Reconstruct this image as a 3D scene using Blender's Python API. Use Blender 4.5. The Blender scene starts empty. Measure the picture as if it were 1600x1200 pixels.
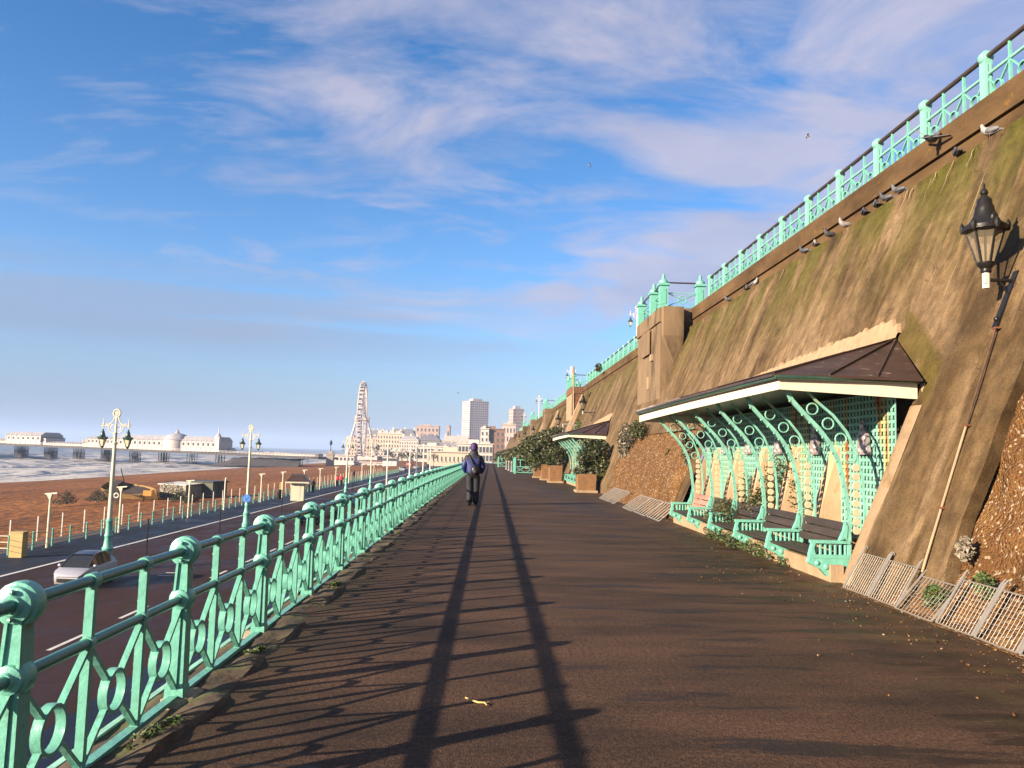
import bpy, math, random
from mathutils import Vector, Matrix, noise
R = math.radians
random.seed(11)
S = bpy.context.scene
COL = S.collection
PI = math.pi

# ------------------------------------------------------------------ mesh builder
class MB:
    def __init__(s): s.v = []; s.f = []; s.mi = []; s.m = 0
    def add(s, vs, fs):
        b = len(s.v); s.v += [tuple(p) for p in vs]
        for f in fs: s.f.append([b + i for i in f]); s.mi.append(s.m)
        return s
    def box(s, x0, x1, y0, y1, z0, z1):
        return s.add([(x, y, z) for z in (z0, z1) for y in (y0, y1) for x in (x0, x1)],
                     [(0, 2, 3, 1), (4, 5, 7, 6), (0, 1, 5, 4), (2, 6, 7, 3), (0, 4, 6, 2), (1, 3, 7, 5)])
    def hexa(s, b, t):      # 4 bottom points, 4 top points (ccw from above)
        return s.add(list(b) + list(t), [(3, 2, 1, 0), (4, 5, 6, 7), (0, 1, 5, 4), (1, 2, 6, 5), (2, 3, 7, 6), (3, 0, 4, 7)])
    def bar(s, p0, p1, w, d, up=(1, 0, 0)):   # w across 'up' axis, d the other way
        p0 = Vector(p0); p1 = Vector(p1); t = (p1 - p0).normalized(); u = Vector(up); u = (u - t * u.dot(t)).normalized(); v = t.cross(u)
        u *= w / 2; v *= d / 2
        q = [-u - v, u - v, u + v, -u + v]
        return s.add([p0 + a for a in q] + [p1 + a for a in q], [(3, 2, 1, 0), (4, 5, 6, 7), (0, 1, 5, 4), (1, 2, 6, 5), (2, 3, 7, 6), (3, 0, 4, 7)])
    def tube(s, pts, r, n=8, closed=False, flat=1.0, up=None):
        pts = [Vector(p) for p in pts]; k = len(pts); rr = r if isinstance(r, (list, tuple)) else [r] * k
        vs = []; last = Vector(up) if up else None
        for i, p in enumerate(pts):
            if closed: t = pts[(i + 1) % k] - pts[i - 1]
            else: t = pts[min(i + 1, k - 1)] - pts[max(i - 1, 0)]
            t.normalize()
            if last is None: last = Vector((0, 0, 1)) if abs(t.z) < .9 else Vector((1, 0, 0))
            u = (last - t * last.dot(t)).normalized(); last = u if not up else Vector(up); w = t.cross(u)
            for j in range(n):
                a = 2 * PI * j / n; vs.append(p + (u * math.cos(a) * flat + w * math.sin(a)) * rr[i])
        fs = []
        for i in range(k if closed else k - 1):
            for j in range(n):
                a = i * n + j; b = i * n + (j + 1) % n; i2 = (i + 1) % k; fs.append((a, b, i2 * n + (j + 1) % n, i2 * n + j))
        if not closed: fs += [tuple(range(n - 1, -1, -1)), tuple((k - 1) * n + j for j in range(n))]
        return s.add(vs, fs)
    def cyl(s, p0, p1, r0, r1=None, n=10): return s.tube([p0, p1], [r0, r0 if r1 is None else r1], n)
    def lathe(s, prof, c=(0, 0, 0), n=16, axis='Z', sx=1, sy=1, ph=0):
        vs = []; fs = []; k = len(prof)
        for r, z in prof:
            for j in range(n):
                a = 2 * PI * j / n + ph; x, y = r * math.cos(a) * sx, r * math.sin(a) * sy
                if axis == 'Z': q = (x, y, z)
                elif axis == 'Y': q = (x, z, -y)
                else: q = (z, x, y)
                vs.append((c[0] + q[0], c[1] + q[1], c[2] + q[2]))
        for i in range(k - 1):
            for j in range(n): fs.append((i * n + j, i * n + (j + 1) % n, (i + 1) * n + (j + 1) % n, (i + 1) * n + j))
        fs += [tuple(range(n - 1, -1, -1)), tuple((k - 1) * n + j for j in range(n))]
        return s.add(vs, fs)
    def sphere(s, c, r, sc=(1, 1, 1), n=10, m=6):
        pr = [(max(.0001, r * math.sin(PI * i / m)), -r * math.cos(PI * i / m)) for i in range(m + 1)]
        b = len(s.v); s.lathe(pr, (0, 0, 0), n)
        for i in range(b, len(s.v)): x, y, z = s.v[i]; s.v[i] = (c[0] + x * sc[0], c[1] + y * sc[1], c[2] + z * sc[2])
        return s
    def prism(s, out, plane, a, b):   # out: 2D outline, extruded along the remaining axis a..b
        k = len(out)
        def q(p, h): return {'XZ': (p[0], h, p[1]), 'YZ': (h, p[0], p[1]), 'XY': (p[0], p[1], h)}[plane]
        return s.add([q(p, a) for p in out] + [q(p, b) for p in out],
                     [tuple(range(k - 1, -1, -1)), tuple(range(k, 2 * k))] + [(i, (i + 1) % k, k + (i + 1) % k, k + i) for i in range(k)])
    def strap(s, c, Rr, w, th, n=18):     # flat hoop in the YZ plane, strap width w along X
        vs = []; fs = []
        for j in range(n):
            a = 2 * PI * j / n
            for rr in (Rr, Rr - th):
                for x in (-w / 2, w / 2): vs.append((c[0] + x, c[1] + rr * math.cos(a), c[2] + rr * math.sin(a)))
        for j in range(n):
            a = 4 * j; b = 4 * ((j + 1) % n)
            fs += [(a, a + 1, b + 1, b), (a + 2, b + 2, b + 3, a + 3), (a, b, b + 2, a + 2), (a + 1, a + 3, b + 3, b + 1)]
        return s.add(vs, fs)
    def merge(s, o, M=Matrix.Identity(4)):
        b = len(s.v); s.v += [tuple(M @ Vector(p)) for p in o.v]
        s.f += [[b + i for i in f] for f in o.f]; s.mi += [m + s.m for m in o.mi]; return s
    def mesh(s, name, mats, ang=38):
        me = bpy.data.meshes.new(name); me.from_pydata(s.v, [], s.f)
        for m in (mats if isinstance(mats, (list, tuple)) else [mats]): me.materials.append(m)
        me.polygons.foreach_set('material_index', s.mi)
        if ang:
            me.polygons.foreach_set('use_smooth', [True] * len(me.polygons)); me.set_sharp_from_angle(angle=R(ang))
        me.validate(); me.update(); return me
    def build(s, name, mats, parent=None, ang=38, loc=None): return link(name, s.mesh(name, mats, ang), parent, loc)

def link(name, data, parent=None, loc=None, rot=None):
    o = bpy.data.objects.new(name, data); COL.objects.link(o)
    if parent: o.parent = parent
    if loc: o.location = loc
    if rot: o.rotation_euler = rot
    return o
def tag(o, label, cat, group=None):
    o['label'] = label; o['category'] = cat
    if group: o['group'] = group
    return o
def thing(name, label, cat, loc=(0, 0, 0), rz=0, group=None):
    return tag(link(name, None, None, loc, (0, 0, rz)), label, cat, group)
def struct(o, kind='structure'): o['kind'] = kind; return o
def copy_tree(o, parent=None):
    c = o.copy(); COL.objects.link(c)
    if parent: c.parent = parent
    for ch in list(o.children): copy_tree(ch, c)
    return c
ORD = ['nearest', 'second nearest', 'third nearest', 'fourth nearest', 'fifth nearest', 'sixth nearest', 'seventh nearest', 'eighth nearest', 'ninth nearest', 'tenth nearest', 'eleventh nearest', 'twelfth nearest', 'thirteenth nearest', 'fourteenth nearest', 'fifteenth nearest', 'sixteenth nearest']

# ------------------------------------------------------------------ camera
YAW, PIT, ROLL, FPX, EYE = .024, .0865, .0277, 1250., 1.55
fw = Vector((math.sin(YAW) * math.cos(PIT), math.cos(YAW) * math.cos(PIT), math.sin(PIT)))
rt = Vector((math.cos(YAW), -math.sin(YAW), 0)); upv = rt.cross(fw)
cr = rt * math.cos(ROLL) + upv * math.sin(ROLL); cu = -rt * math.sin(ROLL) + upv * math.cos(ROLL)
cd = bpy.data.cameras.new('camera'); cam = link('camera', cd)
cam.matrix_world = Matrix(((cr.x, cu.x, -fw.x, 0), (cr.y, cu.y, -fw.y, 0), (cr.z, cu.z, -fw.z, EYE), (0, 0, 0, 1)))
cd.sensor_width = 36; cd.lens = 36 * FPX / 1600; cd.clip_start = .05; cd.clip_end = 20000
S.camera = cam
def W(px, py, **k):     # surveyed point: where the sight line of a photo point meets the real plane X=, Y= or Z=
    d = cr * (px - 800) - cu * (py - 600) + fw * FPX; (a, v), = k.items(); i = 'XYZ'.index(a)
    o = Vector((0, 0, EYE)); return o + d * ((v - o[i]) / d[i])

# ------------------------------------------------------------------ materials
def newmat(name):
    m = bpy.data.materials.new(name); m.use_nodes = True; nt = m.node_tree
    return m, nt, nt.nodes['Principled BSDF']
class NT:
    def __init__(s, nt): s.nt = nt; s.co = s.n('ShaderNodeTexCoord').outputs['Object']
    def n(s, t, **k):
        a = s.nt.nodes.new(t)
        for q, v in k.items(): setattr(a, q, v)
        return a
    def l(s, a, b): s.nt.links.new(a, b)
    def map(s, sc, src=None, rot=(0, 0, 0)):
        m = s.n('ShaderNodeMapping'); m.inputs['Scale'].default_value = sc; m.inputs['Rotation'].default_value = rot; s.l(src or s.co, m.inputs[0]); return m.outputs[0]
    def noise(s, scale, src=None, det=4, rough=.55, dist=0):
        t = s.n('ShaderNodeTexNoise'); t.inputs['Scale'].default_value = scale; t.inputs['Detail'].default_value = det; t.inputs['Roughness'].default_value = rough; t.inputs['Distortion'].default_value = dist
        s.l(src or s.co, t.inputs['Vector']); return t.outputs['Fac']
    def voro(s, scale, src=None, feat='F1', out='Distance'):
        t = s.n('ShaderNodeTexVoronoi', feature=feat); t.inputs['Scale'].default_value = scale; s.l(src or s.co, t.inputs['Vector']); return t.outputs[out]
    def ramp(s, f, pts):
        r = s.n('ShaderNodeValToRGB'); e = r.color_ramp.elements
        while len(e) < len(pts): e.new(.5)
        for i, (p, c) in enumerate(pts): e[i].position = p; e[i].color = (*(c if isinstance(c, (tuple, list)) else (c, c, c)), 1)
        s.l(f, r.inputs[0]); return r.outputs[0]
    def mix(s, f, a, b, mode='MIX'):
        m = s.n('ShaderNodeMix', data_type='RGBA', blend_type=mode)
        for v, i in ((f, 0), (a, 6), (b, 7)):
            if isinstance(v, (int, float)): m.inputs[i].default_value = v
            elif isinstance(v, (tuple, list)): m.inputs[i].default_value = (*v, 1)
            else: s.l(v, m.inputs[i])
        return m.outputs[2]
    def math(s, op, a, b=0, clamp=False):
        m = s.n('ShaderNodeMath', operation=op, use_clamp=clamp)
        for v, i in ((a, 0), (b, 1)):
            if isinstance(v, (int, float)): m.inputs[i].default_value = v
            else: s.l(v, m.inputs[i])
        return m.outputs[0]
    def rng(s, v, a, b, c=0, d=1):
        m = s.n('ShaderNodeMapRange'); s.l(v, m.inputs[0])
        for i, x in enumerate((a, b, c, d)): m.inputs[i + 1].default_value = x
        return m.outputs[0]
    def sep(s, v=None):
        x = s.n('ShaderNodeSeparateXYZ'); s.l(v or s.co, x.inputs[0]); return x.outputs
    def bump(s, h, st, dist=.02, nrm=None):
        b = s.n('ShaderNodeBump'); b.inputs['Strength'].default_value = st; b.inputs['Distance'].default_value = dist; s.l(h, b.inputs['Height'])
        if nrm: s.l(nrm, b.inputs['Normal'])
        return b.outputs[0]
def mk(name, c, var=.25, scale=6, rough=.7, bump=.15, bscale=40, dirt=None, dscale=3, dlo=.55, metal=0, spec=.5, stretch=(1, 1, 1), chips=None):
    m, nt, p = newmat(name); t = NT(nt); co = t.map(stretch)
    f = t.noise(scale, co, 5, .6); lo = tuple(x * (1 - var) for x in c); hi = tuple(min(1, x * (1 + var)) for x in c)
    col = t.ramp(f, [(.3, lo), (.7, hi)])
    if dirt: col = t.mix(t.rng(t.noise(dscale, co, 6, .65), dlo, dlo + .15), col, dirt)
    if chips: col = t.mix(t.rng(t.noise(32, co, 5, .7), .675, .70), col, chips)
    t.l(col, p.inputs['Base Color']); p.inputs['Roughness'].default_value = rough; p.inputs['Metallic'].default_value = metal; p.inputs['Specular IOR Level'].default_value = spec
    if bump: t.l(t.bump(t.noise(bscale, co, 4), bump), p.inputs['Normal'])
    return m

MINT = mk('mint_paint', (.115, .335, .27), .14, 9, .34, .25, 30, dirt=(.075, .15, .095), dscale=11, dlo=.585, chips=(.10, .035, .012))
MINTP = mk('parapet_mint_paint', (.15, .36, .30), .1, 7, .4, .1, 40, dirt=(.12, .22, .16), dscale=8, dlo=.64)
RAILM = mk('mint_rail_paint', (.035, .145, .13), .15, 9, .25, .1, 40, dirt=(.05, .16, .15), dscale=6, dlo=.6)
MINTD = mk('mint_paint_aged', (.14, .34, .28), .18, 8, .5, .3, 60, dirt=(.24, .20, .05), dscale=2.2, dlo=.58)
RAILBROWN = mk('worn_handrail', (.035, .024, .018), .3, 20, .5, .2)
CREAM = mk('cream_paint', (.46, .43, .33), .08, 8, .45, .1, 40, dirt=(.45, .40, .28), dlo=.68)
WHITE = mk('white_paint', (.47, .45, .41), .08, 6, .5, .08)
PINKW = mk('pinkish_white_paint', (.48, .42, .41), .06, 6, .5, .05)
BLACK = mk('black_paint', (.009, .008, .008), .3, 20, .38, .15, 60, spec=.3)
DGREEN = mk('dark_green_paint', (.02, .05, .035), .3, 10, .35, .1)
COPPER = mk('brown_roof_sheet', (.036, .0195, .0145), .4, 3, .42, .25, 12, dirt=(.26, .20, .17), dscale=13, dlo=.615, stretch=(.5, 1, 1))
WOOD = mk('weathered_wood', (.026, .017, .013), .5, 6, .6, .3, 30, stretch=(1, .15, 1))
WOODP = mk('faded_pink_wood', (.27, .14, .105), .3, 6, .6, .3, 30, stretch=(1, .15, 1))
SILVER = mk('tarnished_silver_paint', (.36, .31, .32), .35, 14, .35, .5, 50, metal=.5)
STEELW = mk('galvanised_wire', (.21, .19, .17), .15, 9, .45, .1, metal=.3)
TERRA = mk('terracotta_concrete', (.15, .074, .028), .25, 5, .85, .4, 30, dirt=(.22, .11, .05), dlo=.58)
PALEC = mk('pale_render', (.25, .172, .105), .2, 4, .85, .4, 25, dirt=(.16, .10, .05), dlo=.58, stretch=(1, 1, .4))
RUST = mk('rust', (.11, .034, .012), .4, 12, .85, .3)
STONE = mk('edging_stone', (.044, .028, .016), .6, 5, .9, .6, 18, dirt=(.06, .07, .02), dlo=.52)
def glassmat(name, c, rough=.05, trans=0.0, alpha=1):
    m, nt, p = newmat(name); p.inputs['Base Color'].default_value = (*c, 1); p.inputs['Roughness'].default_value = rough
    p.inputs['Transmission Weight'].default_value = trans; p.inputs['Alpha'].default_value = alpha; return m
DGLASS = glassmat('dark_glass', (.015, .018, .022))
CGLASS = glassmat('lantern_glass', (.40, .34, .25), .06, .0, .16)
WGLASS = glassmat('window_glass', (.06, .065, .075), .1)

def leafmat(name, a, b):
    m, nt, p = newmat(name); t = NT(nt)
    t.l(t.ramp(t.noise(2.3, None, 3), [(.32, a), (.68, b)]), p.inputs['Base Color']); p.inputs['Roughness'].default_value = .55
    p.inputs['Subsurface Weight'].default_value = 0; return m
def lattice_mat():
    m, nt, p = newmat('streaked_mint_paint'); t = NT(nt); v = t.map((1, 1.6, .16))
    col = t.ramp(t.noise(3, None, 4), [(.3, (.115, .29, .235)), (.7, (.175, .37, .31))])
    col = t.mix(t.rng(t.noise(2.0, v, 5, .6), .54, .62, 0, .75), col, (.32, .29, .09)); col = t.mix(t.rng(t.noise(2.6, t.map((1, 1.3, .12)), 5, .6, .2), .61, .66, 0, .95), col, (.19, .045, .010))
    t.l(col, p.inputs['Base Color']); p.inputs['Roughness'].default_value = .55; return m
LATM = lattice_mat()
LEAFD = leafmat('dark_leaves', (.007, .014, .004), (.024, .034, .008))
LEAFO = leafmat('olive_leaves', (.033, .037, .007), (.070, .064, .013))
LEAFG = leafmat('ground_leaves', (.03, .062, .013), (.065, .11, .025))
PGLASS = glassmat('pale_lantern_glass', (.50, .45, .33), .25, .0, 1)
LEAFW = leafmat('dry_pale_leaves', (.09, .07, .05), (.20, .17, .125))
BARK = mk('bark', (.07, .05, .035), .4, 9, .9, .5)

def wall_mat():
    m, nt, p = newmat('stained_concrete'); t = NT(nt); x, y, z = t.sep()
    st = t.map((.4, 1.0, .30)); stf = t.map((.8, 3.2, .7))
    big = t.noise(.7, None, 6, .65, .6); s1 = t.noise(1.1, st, 5, .55, .8); s2 = t.noise(1.6, stf, 5, .55, .5)
    col = t.ramp(s1, [(.32, (.025, .0145, .006)), (.47, (.074, .046, .020)), (.64, (.148, .099, .055))])
    col = t.mix(t.rng(s2, .48, .66, 0, .8), col, (.038, .022, .009))
    col = t.mix(t.rng(big, .46, .64, 0, .6), col, (.118, .079, .044))
    lin = t.math('ABSOLUTE', t.math('ADD', t.math('SUBTRACT', z, t.math('MULTIPLY', y, .656)), 4.02)); dmp = t.math('MULTIPLY', t.rng(lin, .34, .22), t.math('MULTIPLY', t.rng(y, 9.9, 10.2), t.rng(y, 11.9, 11.6))); dmp = t.math('MULTIPLY', dmp, t.rng(t.noise(2.2, None, 5), .36, .44))
    col = t.mix(t.math('MULTIPLY', dmp, .85), col, (.055, .040, .008))
    alg = t.math('MULTIPLY', t.rng(z, 3.9, 6.3), t.rng(t.noise(1.0, st, 6, .65, .5), .42, .58)); alg = t.math('MULTIPLY', alg, t.rng(z, 6.95, 6.3))
    col = t.mix(t.math('MULTIPLY', alg, .9, True), col, (.048, .045, .0045))
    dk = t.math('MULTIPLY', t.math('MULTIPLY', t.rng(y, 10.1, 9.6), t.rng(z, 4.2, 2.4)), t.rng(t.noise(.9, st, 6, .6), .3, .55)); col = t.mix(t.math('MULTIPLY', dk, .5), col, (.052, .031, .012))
    ws = t.math('MULTIPLY', t.rng(t.noise(3.5, t.map((.3, 3.2, .12)), 3, .5), .72, .78), .6)
    col = t.mix(ws, col, (.34, .27, .20))
    gr = t.noise(60, None, 2); g3 = t.noise(5, None, 6, .62); col = t.mix(.5, col, t.ramp(g3, [(.35, .25), (.65, .75)]), 'OVERLAY'); col = t.mix(.35, col, t.ramp(gr, [(.38, .2), (.62, .85)]), 'OVERLAY')
    t.l(col, p.inputs['Base Color']); p.inputs['Roughness'].default_value = .9; p.inputs['Specular IOR Level'].default_value = .2
    cw = t.n('ShaderNodeTexVoronoi', feature='DISTANCE_TO_EDGE'); cw.inputs['Scale'].default_value = .42; wv = t.n('ShaderNodeVectorMath', operation='ADD'); nz = t.n('ShaderNodeTexNoise'); nz.inputs['Scale'].default_value = 2.2; nz.inputs['Detail'].default_value = 6; t.l(t.co, nz.inputs['Vector']); t.l(t.map((1, 1, .5)), wv.inputs[0]); t.l(nz.outputs['Color'], wv.inputs[1]); t.l(wv.outputs[0], cw.inputs['Vector'])
    crk = t.math('MULTIPLY', t.rng(cw.outputs['Distance'], .006, .001), t.rng(t.noise(.8, None, 3), .46, .56)); col2 = t.mix(t.math('MULTIPLY', crk, .8), col, (.03, .018, .008)); t.l(col2, p.inputs['Base Color'])
    h = t.math('ADD', t.math('MULTIPLY', gr, .12), t.math('ADD', t.math('MULTIPLY', s1, .7), t.math('MULTIPLY', t.noise(3.5, None, 6, .6), .9))); h = t.math('SUBTRACT', h, t.math('MULTIPLY', crk, .4))
    t.l(t.bump(h, .45, .05), p.inputs['Normal']); return m
WALL = wall_mat()
def coping_mat():
    m, nt, p = newmat('parapet_concrete'); t = NT(nt)
    col = t.ramp(t.noise(1.1, t.map((1, .5, 1.5)), 6, .65), [(.3, (.036, .020, .008)), (.7, (.105, .063, .029))])
    col = t.mix(t.rng(t.noise(2.6, None, 6, .7), .6, .7, 0, .55), col, (.19, .095, .010))
    col = t.mix(t.rng(t.noise(2.2, t.map((.3, 2.5, .2)), 4), .62, .75, 0, .6), col, (.045, .024, .010))
    gr = t.noise(70, None, 2); col = t.mix(.5, col, t.ramp(gr, [(.3, .25), (.7, .8)]), 'OVERLAY')
    t.l(col, p.inputs['Base Color']); p.inputs['Roughness'].default_value = .9; p.inputs['Specular IOR Level'].default_value = .2
    t.l(t.bump(gr, .4, .015), p.inputs['Normal']); return m
COPING = coping_mat()
def path_mat():
    m, nt, p = newmat('terrace_asphalt'); t = NT(nt); x, y, z = t.sep()
    gr = t.noise(95, None, 2, .7); g2 = t.noise(30, None, 3, .7)
    col = t.ramp(t.noise(.8, t.map((.5, 1.5, 1)), 7, .65), [(.36, (.023, .0118, .0066)), (.64, (.072, .0368, .0205))])
    col = t.mix(.85, col, t.ramp(gr, [(.36, .1), (.5, .5), (.64, .95)]), 'OVERLAY')
    col = t.mix(.7, col, t.ramp(g2, [(.36, .2), (.64, .8)]), 'OVERLAY')
    # damp seams and moss near the wall
    side = t.rng(x, .2, 4.2); pat = t.noise(1.0, t.map((.55, 2.6, 1)), 7, .68, .3)
    wet = t.rng(t.math('ADD', pat, t.math('MULTIPLY', side, .15)), .60, .66); wet = t.math('MULTIPLY', wet, t.rng(x, -.3, 1.6))
    jl = t.math('PINGPONG', t.math('ADD', y, t.math('MULTIPLY', t.noise(1.2, None, 3), .25)), 2.1); jm = t.math('MULTIPLY', t.rng(jl, .022, .008), t.rng(t.noise(2.2, None, 4), .42, .56)); wet = t.math('MAXIMUM', wet, jm)
    col = t.mix(t.math('MULTIPLY', wet, .85), col, (.010, .006, .004))
    moss = t.math('MULTIPLY', t.rng(x, 2.4, 4.4), t.rng(t.noise(1.6, t.map((1, 1.6, 1)), 5), .5, .66)); col = t.mix(t.math('MULTIPLY', moss, .55), col, (.06, .055, .012))
    dt = t.math('MULTIPLY', t.rng(x, 3.1, 4.5), t.rng(t.noise(1.4, None, 6, .7), .40, .62)); col = t.mix(t.math('MULTIPLY', dt, .7), col, (.10, .053, .022))
    edge = t.rng(x, -1.05, -1.6); col = t.mix(t.math('MULTIPLY', edge, t.rng(t.noise(3, None, 6, .7), .35, .55)), col, (.035, .024, .014))
    fl = t.rng(t.voro(26, None, 'F1'), .10, .06); fl = t.math('MULTIPLY', fl, t.rng(t.noise(5, None, 3), .62, .66)); fl = t.math('MULTIPLY', fl, t.rng(x, 1.2, 4.2, .25, 1))
    col = t.mix(fl, col, (.30, .19, .10))
    t.l(col, p.inputs['Base Color']); t.l(t.mix(wet, (.85, .85, .85), (.5, .5, .5)), p.inputs['Roughness']); p.inputs['Specular IOR Level'].default_value = .25
    t.l(t.bump(t.math('ADD', gr, t.math('MULTIPLY', g2, 1.4)), .55, .012), p.inputs['Normal']); return m
PATH = path_mat()
def flint_mat():
    m, nt, p = newmat('flint_earth'); t = NT(nt)
    col = t.ramp(t.noise(1.7, t.map((1, 1.5, .8)), 6, .65), [(.28, (.060, .026, .008)), (.55, (.135, .066, .021)), (.8, (.20, .115, .047))])
    v = t.n('ShaderNodeTexVoronoi'); v.inputs['Scale'].default_value = 34; t.l(t.co, v.inputs['Vector'])
    cell = t.sep(v.outputs['Color'])[0]
    col = t.mix(t.rng(cell, .88, .91, 0, .8), col, (.32, .25, .18)); col = t.mix(t.rng(cell, .24, .20, 0, .75), col, (.10, .045, .02))
    t.l(col, p.inputs['Base Color']); p.inputs['Roughness'].default_value = .9; p.inputs['Specular IOR Level'].default_value = .2
    h = t.math('ADD', t.math('MULTIPLY', v.outputs['Distance'], -1), t.noise(14, None, 5))
    t.l(t.bump(h, .9, .05), p.inputs['Normal']); return m
FLINT = flint_mat()
def beach_mat():
    m, nt, p = newmat('orange_shingle'); t = NT(nt); x, y, z = t.sep()
    col = t.ramp(t.noise(.05, t.map((1, .4, 1)), 6, .6), [(.3, (.125, .043, .0085)), (.7, (.215, .082, .019))])
    pb = t.noise(1.3, t.map((1, .6, 1)), 4, .8); col = t.mix(.95, col, t.ramp(pb, [(.38, .12), (.62, .9)]), 'OVERLAY')
    lines = t.noise(.16, t.map((1, .12, 1)), 4, .6); col = t.mix(t.rng(lines, .56, .66, 0, .45), col, (.075, .028, .010))
    col = t.mix(t.rng(x, -104, -113, 0, .75), col, (.13, .068, .036))
    t.l(col, p.inputs['Base Color']); p.inputs['Roughness'].default_value = .9; p.inputs['Specular IOR Level'].default_value = .2
    t.l(t.bump(t.math('ADD', pb, t.math('MULTIPLY', lines, 3)), .9, .3), p.inputs['Normal']); return m
BEACH = beach_mat()
def road_mat(name, c, rough, seam=False):
    m, nt, p = newmat(name); t = NT(nt)
    col = t.ramp(t.noise(.3, t.map((1, .35, 1)), 6, .6), [(.3, tuple(q * .75 for q in c)), (.7, tuple(q * 1.25 for q in c))])
    gr = t.noise(22, None, 3, .7); col = t.mix(.5, col, t.ramp(gr, [(.3, .25), (.7, .75)]), 'OVERLAY')
    pat = t.noise(.55, t.map((1, .5, 1)), 5); col = t.mix(t.rng(pat, .60, .66, 0, .45), col, tuple(q * .45 for q in c))
    if seam:
        y = t.sep()[1]; w = t.math('PINGPONG', y, 2.6); col = t.mix(t.rng(w, .035, .02, 0, .7), col, (.012, .009, .008))
    t.l(col, p.inputs['Base Color']); t.l(t.ramp(pat, [(.35, rough), (.65, rough * .55)]), p.inputs['Roughness'])
    p.inputs['Specular IOR Level'].default_value = .15; t.l(t.bump(gr, .3, .02), p.inputs['Normal']); return m
TARMAC = road_mat('reddish_tarmac', (.030, .0135, .0105), .85, True)
WETROAD = road_mat('damp_dark_asphalt', (.013, .016, .026), .8)
NEARROAD = road_mat('wet_side_asphalt', (.010, .013, .024), .6)  # dark wet asphalt of the strip beside the terrace
BALLAST = mk('railway_ballast', (.05, .03, .022), .5, 3, .95, .6, 9)
LINEW = mk('road_marking_paint', (.46, .45, .43), .15, 3, .7, .1, dirt=(.25, .22, .2), dlo=.6)
def sea_mat():
    m, nt, p = newmat('stormy_sea'); t = NT(nt); x, y, z = t.sep()
    big = t.noise(.022, t.map((2.6, .9, 1)), 5, .62, .9); med = t.noise(.075, t.map((2.4, 1.0, 1)), 7, .7, 1.4)
    near = t.rng(x, -520, -118, 0, 1)
    f = t.math('ADD', t.math('ADD', t.math('MULTIPLY', big, .55), t.math('MULTIPLY', med, .6)), t.math('MULTIPLY', near, .085))
    foam = t.rng(f, .595, .66); crest = t.rng(z, -7.75, -7.1, 0, .7)
    sw = t.rng(x, -120, -115.5); foam = t.math('MAXIMUM', t.math('MAXIMUM', foam, crest), t.math('MULTIPLY', sw, t.rng(med, .33, .45)))
    water = t.ramp(med, [(.3, (.022, .032, .042)), (.7, (.085, .095, .105))])
    t.l(t.mix(foam, water, (.38, .36, .35)), p.inputs['Base Color']); t.l(t.mix(foam, (.28, .28, .28), (.9, .9, .9)), p.inputs['Roughness'])
    t.l(t.bump(med, .8, 1.2), p.inputs['Normal']); return m
SEA = sea_mat()

# ------------------------------------------------------------------ sky and sun
SUN_EL = 17.5; SH = Vector((.843, .537))          # shadows fall along SH
world = bpy.data.worlds.new('World'); S.world = world; world.use_nodes = True
wt = NT(world.node_tree); bg = world.node_tree.nodes['Background']
sky = wt.n('ShaderNodeTexSky', sky_type='NISHITA'); sky.sun_disc = False
sky.sun_elevation = R(SUN_EL); az = math.atan2(-SH.x, -SH.y); sky.sun_rotation = az % (2 * PI)
sky.air_density = 1.0; sky.dust_density = .6; sky.ozone_density = 3.0; sky.altitude = 0
SKY_STR = .0505; CK = 1 / (SKY_STR * 3.605)
d = wt.n('ShaderNodeTexCoord').outputs['Generated']; dx, dy, dz = wt.sep(d)
hs = wt.n('ShaderNodeHueSaturation'); hs.inputs['Saturation'].default_value = 1.1; hs.inputs['Value'].default_value = 1.0; wt.l(sky.outputs[0], hs.inputs['Color'])
zz = wt.math('ADD', wt.math('MAXIMUM', dz, 0), .16)
cv = wt.n('ShaderNodeCombineXYZ'); wt.l(wt.math('DIVIDE', dx, zz), cv.inputs[0]); wt.l(wt.math('DIVIDE', dy, zz), cv.inputs[1])
c1 = wt.noise(2.1, wt.map((.75, 1.1, 1), cv.outputs[0], (0, 0, .35)), 8, .6, .5)
mp = wt.n('ShaderNodeMapping'); mp.inputs['Location'].default_value = (4.2, 1.7, 0); mp.inputs['Scale'].default_value = (.5, .45, 1); wt.l(cv.outputs[0], mp.inputs[0])
c2 = wt.noise(1.0, mp.outputs[0], 3, .5)
right = wt.rng(dx, -.55, .35, -.045, .115)
high = wt.rng(dz, .10, .46, -.035, .04)
cl = wt.math('ADD', wt.math('ADD', c1, wt.math('MULTIPLY', wt.math('SUBTRACT', c2, .5), .45)), wt.math('ADD', right, high))
cmask = wt.math('MULTIPLY', wt.rng(cl, .485, .66), .84); cmask = wt.math('MULTIPLY', cmask, wt.rng(dz, .10, .19))
ccol = wt.ramp(wt.noise(2.4, cv.outputs[0], 5), [(.3, (.44, .46, .64)), (.7, (.66, .62, .74))])
def k(c, f): return tuple(q * f for q in c)
csc = wt.n('ShaderNodeVectorMath', operation='SCALE'); wt.l(ccol, csc.inputs[0]); csc.inputs['Scale'].default_value = CK
gain = wt.ramp(dz, [(.0, (1.0, 1.0, 1.18)), (.18, (.76, 1.0, 1.24)), (.55, (.30, .82, 1.12))]); skb = wt.mix(1.0, hs.outputs[0], gain, 'MULTIPLY')
tn = wt.noise(3.4, wt.map((.55, 1.3, 1), cv.outputs[0], (0, 0, -.5)), 7, .62, .4); thin = wt.math('MULTIPLY', wt.math('MULTIPLY', wt.rng(tn, .50, .70), .6), wt.rng(dz, .17, .33)); cmask = wt.math('MAXIMUM', cmask, thin)
sk = wt.mix(cmask, skb, csc.outputs[0])
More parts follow.
